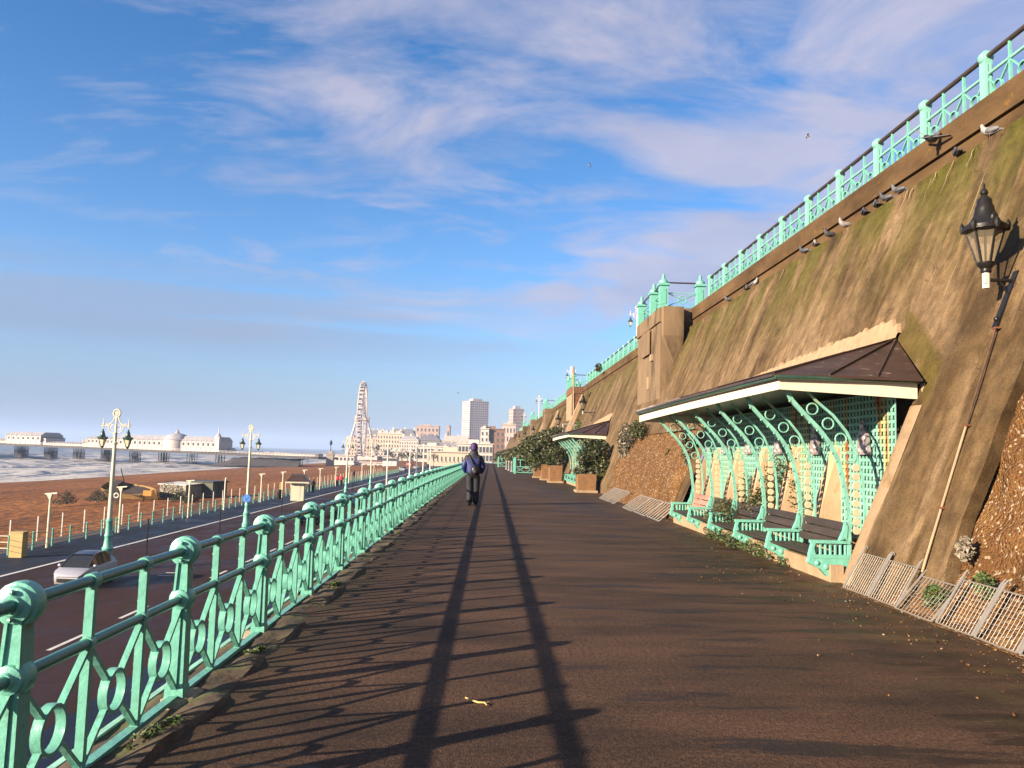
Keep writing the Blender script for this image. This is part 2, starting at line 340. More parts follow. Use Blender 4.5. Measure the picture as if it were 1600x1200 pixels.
# long grey bands low over the sea
bn = wt.noise(1.0, wt.map((1.3, 1.3, 26), d), 5, .55); band = wt.math('MULTIPLY', wt.rng(bn, .42, .55), wt.math('MULTIPLY', wt.rng(dz, .09, .13), wt.rng(dz, .22, .17)))
band = wt.math('MULTIPLY', band, wt.rng(dx, .12, -.30, .05, .65))
sk = wt.mix(band, sk, k((.34, .40, .56), CK))
# sea haze along the horizon
hz = wt.math('MULTIPLY', wt.rng(dz, .17, .02), wt.rng(dx, .35, -.45, .30, .92)); sk = wt.mix(hz, sk, k((.20, .285, .46), CK))
wt.l(sk, bg.inputs['Color']); bg.inputs['Strength'].default_value = SKY_STR
sl = bpy.data.lights.new('sun', 'SUN'); sl.energy = 5.0; sl.angle = R(.53); sl.color = (1, .81, .58)
so = link('sun', sl); ce = math.cos(R(SUN_EL)); so.rotation_euler = Vector((-SH.x * ce, -SH.y * ce, math.sin(R(SUN_EL)))).to_track_quat('Z', 'Y').to_euler()
so.location = (-40, -40, 40)
S.view_settings.view_transform = 'Standard'; S.view_settings.look = 'None'; S.view_settings.exposure = 1.85; S.view_settings.gamma = 1
S.cycles.use_denoising = True; S.cycles.max_bounces = 6; S.cycles.transparent_max_bounces = 12

# ------------------------------------------------------------------ terrain
def zt(y): return 0 if y < 25 else -.004 * (y - 25)
def fbm(x, y, z=0, o=4): return noise.fractal(Vector((x, y, z)), 1.0, 2.0, o)
def grid(xs, ys, f):
    b = MB(); n = len(ys); b.v = [f(x, y) for x in xs for y in ys]
    b.f = [(i * n + j, (i + 1) * n + j, (i + 1) * n + j + 1, i * n + j + 1) for i in range(len(xs) - 1) for j in range(n - 1)]; b.mi = [0] * len(b.f); return b
def fr(a, b, s):
    n = max(1, round((b - a) / s)); return [a + (b - a) * i / n for i in range(n + 1)]
YE = 172
ys = fr(-6, 25, 31) + fr(25, YE, 40)[1:]
struct(grid([-1.72, -1, 1, 3, 5.2], ys, lambda x, y: (x, y, zt(y))).build('terrace_path', PATH, None, 0))
G = -4.45
struct(MB().box(-25.6, 900, -80, 4000, G - .6, G - .012).build('ground', TARMAC, None, 0))
def sheet(name, x0, x1, y0, y1, z, m): return struct(MB().add([(x0, y0, z), (x1, y0, z), (x1, y1, z), (x0, y1, z)], [(0, 1, 2, 3)]).build(name, m, None, 0))
sheet('promenade', -25.5, -21.1, -80, 420, G + .004, WETROAD)
sheet('road', -21.1, -9.1, -80, 420, G - .004, TARMAC)
sheet('side_road', -9.1, -1.95, -80, 300, G, NEARROAD)
lm = MB()
lm.box(-21.45, -21.25, -80, 330, G + .004, G + .008)
y = 15.0
while y < 200: lm.box(-12.6, -12.46, y, y + 2.2, G, G + .004); y += 4.45
for yy in (37.5, 38.4): lm.box(-15.0, -14.2, yy, yy + .12, G, G + .004)
struct(lm.build('lane_marking', LINEW, None, 0))
struct(MB().box(-28.2, -25.6, -80, 420, G - .9, G - .28).build('railway_bed', BALLAST, None, 0))
def bz(x, y):
    t = max(0, min(1, (-28.2 - x) / 86)); z = -4.95 - 3.55 * t ** .9
    if t > 0.02: z += .35 * fbm(x * .05, y * .015, 3, 3) * min(1, t * 4) * (1 - t * .6)
    return z
struct(grid([-28.2, -30, -34] + fr(-38, -112, 3)[:0] + [-28.2 - 86 * i / 30 for i in range(3, 31)] + [-118, -124, -135, -170], fr(-80, 460, 6) + fr(460, 3500, 300)[1:],
     lambda x, y: (x, y, bz(x, y) if x >= -114.2 else -8.5 - (-114.2 - x) * .045)).build('beach', BEACH))
def sea_z(x, y):
    e = min(1, max(0, (-113 - x) / 22)); a = noise.noise(Vector((x * .055, y * .016, 1.3))); b = noise.noise(Vector((x * .13, y * .05, 7)))
    w = max(0, a) ** 1.2 * 2.6 + b * .45 + .35 * noise.noise(Vector((x * .3, y * .14, 2))); return -8.5 + e * (w - .25)
struct(grid(fr(-330, -112, 1.5), fr(120, 640, 4), lambda x, y: (x, y, sea_z(x, y))).build('sea', SEA))
sf = MB(); sf.add([(-9000, -200, -8.62), (-100, -200, -8.62), (-100, 12000, -8.62), (-9000, 12000, -8.62)], [(0, 1, 2, 3)]); struct(sf.build('open_sea', SEA, None, 0))
UP = 6.98
sheet('upper_road', 7.55, 300, -40, 330, UP, mk('upper_road_asphalt', (.10, .085, .075), .2, 1))

# ------------------------------------------------------------------ seafront and parapet railings
def post_mesh():
    b = MB()
    b.hexa([(-.062, -.06, -.09), (.062, -.06, -.09), (.062, .06, -.09), (-.062, .06, -.09)], [(-.055, -.055, .06), (.055, -.055, .06), (.055, .055, .06), (-.055, .055, .06)])
    b.hexa([(-.05, -.05, .06), (.05, -.05, .06), (.05, .05, .06), (-.05, .05, .06)], [(-.043, -.043, .56), (.043, -.043, .56), (.043, .043, .56), (-.043, .043, .56)])
    b.hexa([(-.046, -.042, .58), (.046, -.042, .58), (.046, .042, .58), (-.046, .042, .58)], [(-.034, -.034, .86), (.034, -.034, .86), (.034, .034, .86), (-.034, .034, .86)])
    for sy in (-1, 1):
        for sx in (-1, 1): b.bar((sx * .036, sy * .045, .62), (sx * .027, sy * .038, .84), .014, .014)
        b.bar((0, sy * .054, .07), (0, sy * .046, .52), .03, .012)
    def boss(z, r, h):
        pr = [(.001, -h), (r * .42, -h), (r * .5, -h * .82), (r * .78, -h * .72), (r * .84, -h * .5), (r * .97, -h * .42), (r, -h * .15), (r, h * .15), (r * .97, h * .42), (r * .84, h * .5), (r * .78, h * .72), (r * .5, h * .82), (r * .42, h), (.001, h)]
        b.lathe(pr, (0, 0, z), 20, 'Y')
    boss(.885, .092, .075); boss(.59, .074, .08)
    for q in (-.055, .055): b.sphere((0, -.07, .885 + q), .012, n=6, m=4)
    return b.mesh('post', MINT)
def plate_post():
    b = MB(); b.box(-.06, .06, -.075, .075, -.05, .84); b.box(-.066, .066, -.045, .045, .02, .72)
    for sx in (-1, 1): b.box(sx * .03 - .012, sx * .03 + .012, -.084, -.075, .05, .75)
    b.lathe([(.001, -.078), (.05, -.078), (.06, -.07), (.09, -.068), (.102, -.05), (.102, .05), (.09, .068), (.06, .07), (.05, .078), (.001, .078)], (0, 0, .885), 18, 'Y'); return b.mesh('post', MINTP)
SP = 1.77; T3 = SP / 3; RZ, RR = .285, .112
def cross_mb():
    b = MB(); c = Vector((0, 0, RZ))
    for yy in (-T3 / 2 + .02, T3 / 2 - .02):
        for z in (.03, .555):
            q = Vector((0, yy, z)); d_ = (c - q).normalized(); b.bar(q, c - d_ * (RR - .01), .034, .02)
    return b.strap(c, RR, .046, .018, 20)
def ring_mb(): return MB().strap((0, 0, 0), RR, .046, .018, 20)
def bal_mb():
    b = MB(); b.box(-.021, .021, -.017, .017, .012, .87)
    b.lathe([(.02, -.03), (.037, -.03), (.037, .03), (.02, .03)], (0, 0, .885), 12, 'Y'); b.lathe([(.02, -.022), (.034, -.022), (.034, .022), (.02, .022)], (0, 0, .59), 12, 'Y')
    for z in (.2, .34, .68, .79): b.sphere((-.021, 0, z), .009, n=5, m=4)
    return b
POST = post_mesh(); POST2 = plate_post(); CROSS = cross_mb().mesh('ring_brace', MINT); BAL = bal_mb().mesh('baluster', MINT)
def lump():
    b = MB(); b.sphere((0, 0, 0), .13, (1.15, 1.25, .55), 14, 8); b.v = [tuple(Vector(p) * (1 + .35 * fbm(p[0] * 9, p[1] * 9, p[2] * 9, 3))) for p in b.v]; return b.mesh('footing', mk('lichened_mortar', (.22, .185, .135), .4, 14, .9, .6, 30, dirt=(.10, .10, .035), dscale=6, dlo=.5))
FOOT = lump()
def railing(name, label, P0, n, zf, detail=0, topmat=None, dirv=(0, 1), cat='railing', grp=None, ends=True, foot=False):
    rz = math.atan2(-dirv[0], dirv[1]); topmat = topmat or RAILM
    t = thing(name, label, cat, P0, rz, grp); z0 = zf(P0[1]); zl = lambda i: zf(P0[1] + i * SP * dirv[1]) - z0
    for i in range(n + 1):
        if ends or 0 < i < n: link('post', POST2 if topmat is RAILBROWN else POST, t, (0, i * SP, zl(i)))
    crosses = MB(); bals = MB()
    for i in range(n):
        for j in range(3):
            P = (0, i * SP + (j + .5) * T3, zl(i))
            if i < detail: link('ring_brace', CROSS, t, P)
            else: crosses.merge(cross_mb(), Matrix.Translation(P))
        for j in (1, 2):
            P = (0, i * SP + j * T3, zl(i))
            if i < detail * 1.5: link('baluster', BAL, t, P)
            else: bals.merge(bal_mb(), Matrix.Translation(P))
    if crosses.v: crosses.build('ring_braces', MINT, t)['kind'] = 'stuff'
    if bals.v: bals.build('balusters', MINT, t)['kind'] = 'stuff'
    if foot:
        for i in range(n + 1):
            o = link('footing', FOOT, t, (.06 + .03 * math.sin(i * 7), i * SP + .02, zl(i) - .05), (0, 0, i * 1.3)); o.scale = (.7 + .3 * math.sin(i * 2.1) ** 2, .8 + .5 * math.cos(i * 3.7) ** 2, .9)
    ks = [0, n] if abs(zl(n)) < .01 else list(range(0, n + 1, 4)) + [n]
    MB().tube([(0, i * SP, zl(i) + .885) for i in ks], .04 if topmat is RAILBROWN else .028, 12).build('top_rail', topmat, t)
    MB().tube([(0, i * SP, zl(i) + .59) for i in ks], .026, 12).build('middle_rail', RAILM if topmat is RAILM else MINTP, t)
    b = MB()
    for a_, c_ in zip(ks, ks[1:]): b.bar((0, a_ * SP, zl(a_)), (0, c_ * SP, zl(c_)), .055, .028)
    b.build('bottom_rail', MINT, t); return t
railing('seafront_railing', 'long mint green iron railing on the sea side of the terrace path', (-1.9, 3.385 - 4 * SP, 0), 98, zt, 33, foot=True)
# stone edging under the railing
def kerb_f(x, y):
    e = (x + 2.12) / .56; n1 = fbm(x * 4, y * 1.6, 0, 4); z = zt(y) + (-.085 + .10 * math.sin(min(1, max(0, e)) * PI * .62) + .045 * n1 * (e > .05))
    if e > .98: z = zt(y) - .03
    return (x + .05 * fbm(y * 1.3, 5, 1, 3) * (e > .5), y, z)
struct(grid(fr(-2.12, -1.56, .05), fr(-4, 40, .08) + fr(40, YE, 1.0)[1:], kerb_f).build('kerb', STONE))
fb = MB(); fb.box(-2.16, -2.12, -80, YE, -.55, -.07); fb.box(-2.12, 4.6, -80, YE, -.6, -.55)
tag(fb.build('terrace_edge', mk('terrace_edge_paint', (.25, .5, .4), .3, 4), None), 'painted outer edge beam carrying the raised terrace path above the road', 'terrace edge')
# tufts along the edging
def foliage(blobs, n, ls, seed=1, droop=0, b=None):
    rnd = random.Random(seed); b = b or MB(); tot = sum(q[1][0] * q[1][1] * q[1][2] for q in blobs)
    for c, r in blobs:
        for _ in range(max(6, int(n * r[0] * r[1] * r[2] / tot))):
            v = Vector((rnd.gauss(0, 1), rnd.gauss(0, 1), rnd.gauss(0, 1))).normalized() * (rnd.random() ** .38)
            q = Vector((c[0] + v.x * r[0], c[1] + v.y * r[1], c[2] + v.z * r[2]))
            if noise.noise(q * (1.6 / max(.15, min(r)))) < -.22: continue
            u = Vector((rnd.gauss(0, 1), rnd.gauss(0, 1), rnd.gauss(0, .7))).normalized(); w = u.cross(Vector((rnd.gauss(0, 1), rnd.gauss(0, 1), rnd.gauss(0, 1)))).normalized()
            s = ls * (.6 + .8 * rnd.random()); u = u * s; w = w * s * .45
            b.m = 0 if rnd.random() < .62 else 1
            b.add([q - u * .5, q + w * .5 + u * .1, q + u * .5, q - w * .5 + u * .1], [(0, 1, 2, 3)])
    b.m = 0; return b
for i, (yy, s_, lab) in enumerate([(4.35, .16, 'low green weed on the edging stones beside the nearest railing posts'), (6.1, .1, 'small green tuft growing at the foot of the third railing post'), (9.2, .1, 'tiny weed in the edging stones farther along the railing')]):
    o = foliage([((0, 0, .02), (s_ * .5, s_ * 1.2, s_ * .35)), ((.03, s_ * 1.5, .02), (s_ * .4, s_, s_ * .3))], 420, .035, 20 + i).build('weed_tuft', [LEAFG, LEAFO], None, 0, (-1.74, yy, -.01))
    tag(o, lab, 'plant', 'weeds along the railing edging')

# ------------------------------------------------------------------ retaining wall
WX0, WM = 4.6, .41
def proud(y):                    # thicker face right of the near shelter
    if y >= 10.22: return 0
    if y <= 9.9: return .06
    a = (10.22 - y) / .32; return .06 * a * a * (3 - 2 * a)
def slope(y, z): return WX0 + WM * z - proud(y) - (.0 if y < 85 else 0)
OPEN = [(10.45, 19.9, 0, 2.62), (38.95, 48.4, 0, 2.62), (20.75, 31.7, 0, 2.35), (-8, 8.35, 0, 3.1)]
PIERS = [29.15, 64.5, 96.5, 129, 161, 193, 225]
wall = thing('retaining_wall', 'tall leaning stained concrete retaining wall with green streaks below the upper parapet', 'wall', (0, 0, 0))
zs = sorted(set([0, 2.35, 2.62, 3.1, 6.35] + fr(0, 6.35, .35)))
zs = [z for i, z in enumerate(zs) if i == 0 or z - zs[i - 1] > .04 or z in (2.35, 2.62, 3.1)]
ysw = sorted(set([-8, 8.35, 10.45, 19.9, 20.75, 31.7, 38.95, 48.4, 9.9, 9.98, 10.06, 10.14, 10.22] + fr(-8, 8.35, 2) + fr(8.35, 9.9, .15) + fr(10.45, 19.9, .5) + fr(21, 62, .6) + fr(62, 330, 4)))
b = MB(); n = len(zs)
def wx(y, z):
    x = slope(y, z); q = min([1.0] + [max(abs(y - a) if o[2] - .1 < z < o[3] + .1 else 9, 0) for o in OPEN for a in o[:2]] + [abs(z - 6.35)])
    return x - .035 * fbm(y * .35, z * .5, 2, 4) * min(1, q * 3)
for y in ysw:
    for z in zs: b.v.append((wx(y, z), y, z if z > 0 or y < 25 else -2.5))
for i in range(len(ysw) - 1):
    for j in range(n - 1):
        ym = (ysw[i] + ysw[i + 1]) / 2; zm = (zs[j] + zs[j + 1]) / 2
        if any(o[0] < ym < o[1] and o[2] <= zm < o[3] for o in OPEN): continue
        b.f.append((i * n + j, i * n + j + 1, (i + 1) * n + j + 1, (i + 1) * n + j)); b.mi.append(0)
b.build('sloping_face', WALL, wall)
# reveals of the two shelter bays, fins and back walls
rv = MB()
for (a, c, _, zt_) in OPEN[:2]:
    for yy, s_ in ((a, 1), (c, -1)):
        out = [(WX0, -.6), (6.2, -.6), (6.2, zt_), (WX0 + WM * zt_, zt_)]
        rv.prism(out, 'XZ', yy - .004 * s_, yy - .12 * s_)
    
rv.build('bay_reveal', PALEC, wall)
for a in (10.45, 38.95):
    bb_ = MB()
    for i in range(10):
        z0_, z1_ = i * .232, (i + 1) * .232; f = lambda z: WX0 + WM * z - .012
        bb_.add([(f(z0_), a, z0_), (f(z1_), a, z1_), (f(z1_) - .02, a - .16, z1_), (f(z0_) - .02, a - .16, z0_), (f(z1_) + .015, a - .26, z1_), (f(z0_) + .015, a - .26, z0_), (f(z1_) + .3, a, z1_), (f(z0_) + .3, a, z0_)], [(0, 1, 2, 3), (3, 2, 4, 5), (7, 6, 1, 0)])
    bb_.build('bay_border', mk('worn_border_render', (.20, .137, .083), .3, 3, .85, .4, 25, dirt=(.12, .075, .035), dlo=.5), wall, 80)
VOID = mk('shade_toned_back_wall', (.030, .016, .009), .6, 4, .9, .4, 12, dirt=(.10, .05, .02), dlo=.62)  # shade behind the lattice is put into this dark base colour
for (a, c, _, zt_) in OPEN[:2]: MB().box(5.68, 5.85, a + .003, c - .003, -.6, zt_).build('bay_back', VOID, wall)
# ragged broken edge of the concrete over the earth on the near right
rg = MB(); prev = None; rnd = random.Random(4)
for i in range(32):
    z = i * .1; yy = 8.36 - (.33 * max(0, 1 - z / .55) if z < .55 else 0) + .045 * fbm(z * 2.2, 1, 4, 4) - .05; x = slope(8.3, z)
    cur = [(x - .004, 8.42, z), (x - .01, yy, z), (x + .16, yy + .03, z), (x + .16, 8.42, z)]
    if prev: rg.add(prev + cur, [(0, 4, 5, 1), (1, 5, 6, 2)])
    prev = cur
rg.build('broken_edge', WALL, wall)
# pale mortar strip above each canopy ridge
def strip(y0, y1, seed):
    q = MB(); rnd = random.Random(seed); pr = None; m_ = fr(y0, y1, .07)
    for i, yy in enumerate(m_):
        e = (yy - y0) / (y1 - y0); zb = 3.2; ztop = 3.44 + .30 * (1 - e) ** .8 * min(1, e * 14 + .25) + rnd.uniform(-.035, .035) + (.05 if rnd.random() < .1 else 0)
        cur = [(slope(yy, zb) - .05, yy, zb), (slope(yy, ztop) - .05, yy, ztop), (slope(yy, ztop) + .03, yy, ztop)]
        if pr: q.add(pr + cur, [(0, 1, 4, 3), (1, 2, 5, 4)])
        pr = cur
    return q
q = strip(11.62, 18.2, 3); q.merge(strip(11.62, 18.2, 5), Matrix.Translation((0, 28.5, 0))); q.build('mortar_strip', mk('fresh_mortar', (.25, .165, .097), .2, 6, .85, .4, 20, dirt=(.20, .125, .06), dlo=.62), wall)
# upright parapet with coping, string course and ledge
cp = MB()
segs = []; y = -8
for p_ in PIERS: segs.append((y, p_)); y = p_ + 4.5
segs.append((y, 330))
for a, c in segs:
    cp.box(7.30, 7.75, a, c, 6.0, 6.62); cp.box(7.36, 7.75, a, c, 6.62, 6.66)
    cp.box(7.27, 7.78, a, c, 6.66, 7.08)
cp.build('parapet', COPING, wall, 0)
lg = MB()
for a, c in segs: lg.box(7.16, 7.30, a, c, 6.2, 6.352)
lg.build('ledge', WALL, wall, 0)
brickm = None
def brick_mat():
    m, nt, p = newmat('dark_brick'); t = NT(nt); br = t.n('ShaderNodeTexBrick'); t.l(t.map((1, 1, 1), None, (R(90), 0, 0)), br.inputs['Vector']); br.inputs['Scale'].default_value = 4
    br.inputs['Color1'].default_value = (.12, .05, .022, 1); br.inputs['Color2'].default_value = (.22, .10, .04, 1); br.inputs['Mortar'].default_value = (.03, .018, .01, 1); br.inputs['Mortar Size'].default_value = .05
    t.l(br.outputs[0], p.inputs['Base Color']); p.inputs['Roughness'].default_value = .9; return m
BRICK = brick_mat()
PIERM = mk('stained_pier_render', (.125, .082, .045), .35, 1.2, .9, .35, 30, dirt=(.045, .027, .011), dscale=1.1, dlo=.5, stretch=(1, 1, .35))
for i, p_ in enumerate(PIERS):
    xf = 6.13 if i == 0 else 6.45; pm = MB()
    pm.box(xf, 7.75, p_, p_ + 4.5, -.6 if i else 2.9, 6.55)
    pm.box(xf - .06, 7.78, p_ - .05, p_ + 4.55, 6.55, 7.08)
    if i == 0:
        pm.box(xf + .03, 6.9, p_ - .42, p_ - .05, 6.0, 7.07); pm.hexa([(xf + .5, p_ - .1, 5.0), (6.9, p_ - .1, 5.0), (6.9, p_ - .002, 5.0), (xf + .5, p_ - .002, 5.0)], [(xf + .03, p_ - .42, 6.0), (6.9, p_ - .42, 6.0), (6.9, p_ - .002, 6.0), (xf + .03, p_ - .002, 6.0)])
        pm.box(xf - .1, xf - .06, p_ + 1.6, p_ + 3.2, 5.55, 6.5)
    pm.build('pier', [PIERM, BRICK, PIERM, PIERM, COPING, PIERM, COPING][i], wall, 0)
    if i == 1: MB().box(xf - .03, xf + .25, p_ + .0, p_ + 4.5, -.6, 6.5).box(xf - .04, xf, p_ - .04, p_ + .4, -.6, 6.6).build('pier_facing', PALEC, wall, 0)
for i, (yy, xo) in enumerate([(57, .5), (60.5, .8), (75, .5), (83, .6), (90, .5), (104, .5), (112, .6)]):   # raking buttresses
    MB().prism([(WX0 - xo, -1), (6.9, -1), (6.9, 6.2), (7.0 - .15, 6.2)], 'XZ', yy, yy + .8).build('buttress', PALEC if i % 2 else WALL, wall, 0)
rnd = random.Random(31); dp = MB()
for i in range(11):
    yy = 11.5 + 20 * rnd.random() ** 1.5; z1 = 6.33 - .1 * rnd.random(); L_ = rnd.uniform(.12, .55); w = rnd.uniform(.006, .016)
    pr = [(slope(yy, z1 - L_ * j / 5) - .052, yy + .02 * math.sin(j * 2 + i) , z1 - L_ * j / 5) for j in range(6)]
    dp.add([(x, y_ + s_ * w * (1 - j / 6.5), z) for j, (x, y_, z) in enumerate(pr) for s_ in (-1, 1)], [(2 * j, 2 * j + 1, 2 * j + 3, 2 * j + 2) for j in range(5)])
dp.build('bird_droppings', PALEC, wall, 0)['kind'] = 'stuff'
# sconces on the pier
sc = MB(); sc.box(6.08, 6.13, 31.2, 31.4, 4.2, 4.7); sc.box(6.05, 6.13, 30.4, 30.7, 5.25, 5.5); sc.build('wall_plate', PALEC, wall)

# upper railing, in sections between the lookout piers
ux, uz = 7.64, 7.105
flat = lambda y: 0
def section(y0, y1, lab, det=0, phase=None):
    n_ = int((y1 - y0) / SP + .4); st = phase if phase is not None else y0 + ((y1 - y0) - n_ * SP) / 2
    return railing('parapet_railing', lab, (ux, st, uz), n_, flat, det, RAILBROWN, grp='mint railings on the upper parapet')
st0 = 11.97 - 4 * SP
section(st0, st0 + 13 * SP + .1, 'mint railing with brown handrail on the high parapet at top right', 13, st0)
names = ['left of the lookout pier, up to the brick pier', 'between the brick pier and the third pier', 'between the third and fourth piers', 'between the fourth and fifth piers', 'between the fifth and sixth piers, far along the wall', 'beyond the sixth pier at the far end of the wall']
for i, nm in enumerate(names): section(PIERS[i] + 4.6, PIERS[i + 1] - .1 if i < 6 else PIERS[i] + 32, 'mint upper railing ' + nm, 16 if i == 0 else 0)
def finial_post(h=1.1, w=.15):
    b = MB(); b.box(-w, w, -w, w, -.04, h - .28); b.box(-w - .05, w + .05, -w - .05, w + .05, h - .28, h - .2)
    b.lathe([(w * 1.25, h - .2), (w * 1.15, h - .1), (w * .5, h - .02), (w * .35, h + .05), (w * .45, h + .1), (.01, h + .2)], (0, 0, 0), 10)
    for sx, sy in ((-1, 0), (0, -1)):
        if sx: b.box(-w - .015, -w, -w * .5, w * .5, .12, h - .42)
        else: b.box(-w * .5, w * .5, -w - .015, -w, .12, h - .42)
    return b.mesh('finial_post', MINT)
FP = finial_post()
pl = ['lookout pier nearest the camera', 'brick lookout pier', 'third lookout pier', 'fourth lookout pier', 'fifth lookout pier']
for i in range(5):
    xf = (6.13 if i == 0 else 6.45) + .12; p_ = PIERS[i]
    t = thing('lookout_railing', 'mint railing bay with square finial posts on top of the ' + pl[i], 'railing', (xf, p_ + .1, uz), 0, 'finial railings on the lookout piers')
    for q in ((0, 0), (0, 1.75), (0, 4.3), (1.38, 0)): link('finial_post', FP, t, (q[0], q[1], 0))
    b = MB(); b.tube([(.1, 0, .95), (1.3, 0, .95)], .03, 8).build('handrail', RAILBROWN if i < 3 else MINT, t)
    b = MB(); b.tube([(0, .1, .95), (0, 4.2, .95)], .03, 8); b.build('top_rail', RAILBROWN, t)
    for (a, c) in (((0, .15, 0), (0, 1.6, 0)), ((0, 1.9, 0), (0, 4.15, 0)), ((.15, 0, 0), (1.25, 0, 0))):
        b = MB(); A, C = Vector(a), Vector(c)
        for z in (.06, .56): b.bar(A + Vector((0, 0, z)), C + Vector((0, 0, z)), .03, .03, (0, 0, 1))
        m_ = (A + C) / 2; L = (C - A)
        for s_ in (0, 1):
            b.bar(A + Vector((0, 0, .06 + .5 * s_)), C + Vector((0, 0, .56 - .5 * s_)), .03, .02, (1, .3, 0))
        if abs(L.y) > abs(L.x): b.strap(m_ + Vector((0, 0, .31)), .15, .04, .02)
        else: b.tube([m_ + Vector((math.cos(a_) * .15, 0, .31 + math.sin(a_) * .15)) for a_ in [2 * PI * j / 14 for j in range(14)]], .018, 6, True)
        b.build('panel', MINT, t)

# earth banks showing through the wall
def bank(name, y0, y1, z1, base, bulge, seed):
    def f(y, z):
        e = min((y - y0), (y1 - y)) ; e = max(0, min(1, e / .6)); foot = max(0, 1 - z / .55)
        x = WX0 + WM * z + .10 - bulge * e * math.sin(PI * min(1, z / z1 * .9 + .1)) - foot * base + .10 * fbm(y * 1.1, z * 1.1, seed, 4) + .06 * noise.noise(Vector((y * 5, z * 5, seed))) + .025 * noise.noise(Vector((y * 13, z * 13, seed)))
        return (x, y, z - .05)
    return struct(grid(fr(y0, y1, .07), fr(0, z1, .07), f).build(name, FLINT))
bank('flint_bank', 3.2, 9.6, 3.2, .22, .02, 2); bank('flint_bank', 20.6, 31.9, 2.6, .18, .30, 9)
struct(MB().add([(4.35, y, .004) if i == 0 else (5.0, y, .05) for y in (3.2, 10.1) for i in (0, 1)], [(0, 1, 3, 2)]).build('dirt_strip', FLINT, None, 0))

# ------------------------------------------------------------------ shelters
def rib_curve(): return [(4.73, .30), (4.735, .55), (4.72, .95), (4.68, 1.25), (4.60, 1.58), (4.49, 1.80), (4.34, 1.99), (4.14, 2.19), (3.98, 2.36), (3.90, 2.52)]
A0, AS = 10.53, 1.62
def arch_mb():
    b = MB(); c = rib_curve()
    c2 = [(4.95, .42), (4.95, 1.0), (4.92, 1.35), (4.84, 1.68), (4.72, 1.95), (4.54, 2.17), (4.32, 2.35), (4.15, 2.52)]
    for cc, w, d_ in ((c, .05, .05), (c2, .04, .03)):
        for p, q in zip(cc, cc[1:]): b.bar((p[0], 0, p[1]), (q[0], 0, q[1]), .052 if cc is c else .03, d_, (0, 1, 0))
    # bobbles along the outside of the main rib
    L = []
    for p, q in zip(c, c[1:]):
        n_ = max(1, int(math.hypot(q[0] - p[0], q[1] - p[1]) / .12))
        L += [(p[0] + (q[0] - p[0]) * i / n_, p[1] + (q[1] - p[1]) * i / n_, math.atan2(q[1] - p[1], q[0] - p[0])) for i in range(n_)]
    for x, z, a in L[2:]: b.sphere((x + math.cos(a + PI / 2) * .036, -.02, z + math.sin(a + PI / 2) * .036), .016, n=6, m=4)
    # tie scrolls and discs between the two ribs
    for x, z in ((4.76, 1.62), (4.64, 1.86), (4.47, 2.06), (4.26, 2.25)): b.tube([(x + .075 * math.cos(a), 0, z + .075 * math.sin(a)) for a in [2 * PI * j / 12 for j in range(12)]], .011, 5, True)
    return b
def disc_mb():
    b = MB()
    for i in range(8): b.lathe([(.001, -.015), (.048, -.015), (.053, -.004), (.053, .012), (.045, .016), (.001, .016)], (4.84, 0, .66 + i * .118), 12, 'Y')
    return b
def arm_mb():
    b = MB()
    b.box(4.22, 4.74, -.04, .04, .49, .53); b.box(4.2, 4.74, -.045, .045, .30, .345)
    for i in range(7): b.cyl((4.29 + i * .066, 0, .345), (4.29 + i * .066, 0, .49), .018, n=6)
    b.prism([(4.2, .345), (4.24, .49), (4.28, .49), (4.26, .42), (4.28, .345)], 'XZ', -.04, .04)
    b.prism([(4.60, .53), (4.70, .56), (4.71, .72), (4.685, .78), (4.66, .66)], 'XZ', -.035, .035)
    out = [(4.2, .30), (4.18, .24), (4.24, .20), (4.34, .16), (4.42, .07), (4.50, .04), (4.55, -.1), (4.64, -.1), (4.66, .02), (4.74, .06), (4.74, .30)]
    b.prism(out, 'XZ', -.04, .04)
    for x, z, r in ((4.30, .235, .035), (4.42, .19, .04), (4.55, .16, .05), (4.64, .08, .035)): b.sphere((x, -.04, z), r, (1, .5, 1), 8, 5)
    return b
def lattice_mb(y0, y1, z0, z1, st):
    b = MB(); ny = round((y1 - y0) / st); nz = round((z1 - z0) / st); h = st * .39; m_ = st * .25; e = st / 2
    for i in range(ny):
        for j in range(nz):
            cy, cz = y0 + (i + .5) * st, z0 + (j + .5) * st
            P = [(-e, -e), (e, -e), (e, e), (-e, e), (-h, -h), (h, -h), (h, h), (-h, h), (0, -m_), (m_, 0), (0, m_), (-m_, 0)]
            b.add([(0, cy + p, cz + q) for p, q in P], [(0, 4, 8, 5, 1), (1, 5, 9, 6, 2), (2, 6, 10, 7, 3), (3, 7, 11, 4, 0)])
    return b
def plaque_mb():
    b = MB()
    b.prism([(-.16, -.19), (.16, -.19), (.19, -.15), (.16, -.10), (.15, 0), (.12, .11), (.07, .15), (.05, .2), (-.05, .2), (-.07, .15), (-.12, .11), (-.15, 0), (-.16, -.10), (-.19, -.15)], 'YZ', -.03, .02)
    for y, z, r in ((0, .22, .05), (-.06, .04, .05), (.06, .04, .05), (0, -.06, .07), (-.1, -.13, .05), (.1, -.13, .05), (0, .12, .05)): b.sphere((-.03, y, z), r, (.5, 1, 1), 8, 5)
    b.sphere((-.01, 0, .29), .03, n=6, m=4); return b
ARCH = arch_mb().mesh('arch', MINTD); ARM = arm_mb().mesh('armrest', MINT); DISC = disc_mb().mesh('disc_frieze', mk('cream_disc', (.40, .31, .21), .12, 4, .7))
PLQ = plaque_mb().mesh('plaque', SILVER)
Y0s, Y1s = 10.36, 20.6
FINC = mk('bright_cream_render', (.36, .245, .15), .16, 3, .85, .3, 25, dirt=(.20, .12, .055), dlo=.62, stretch=(1, 1, .5))  # cream render of the fins, brighter than the pale wall render
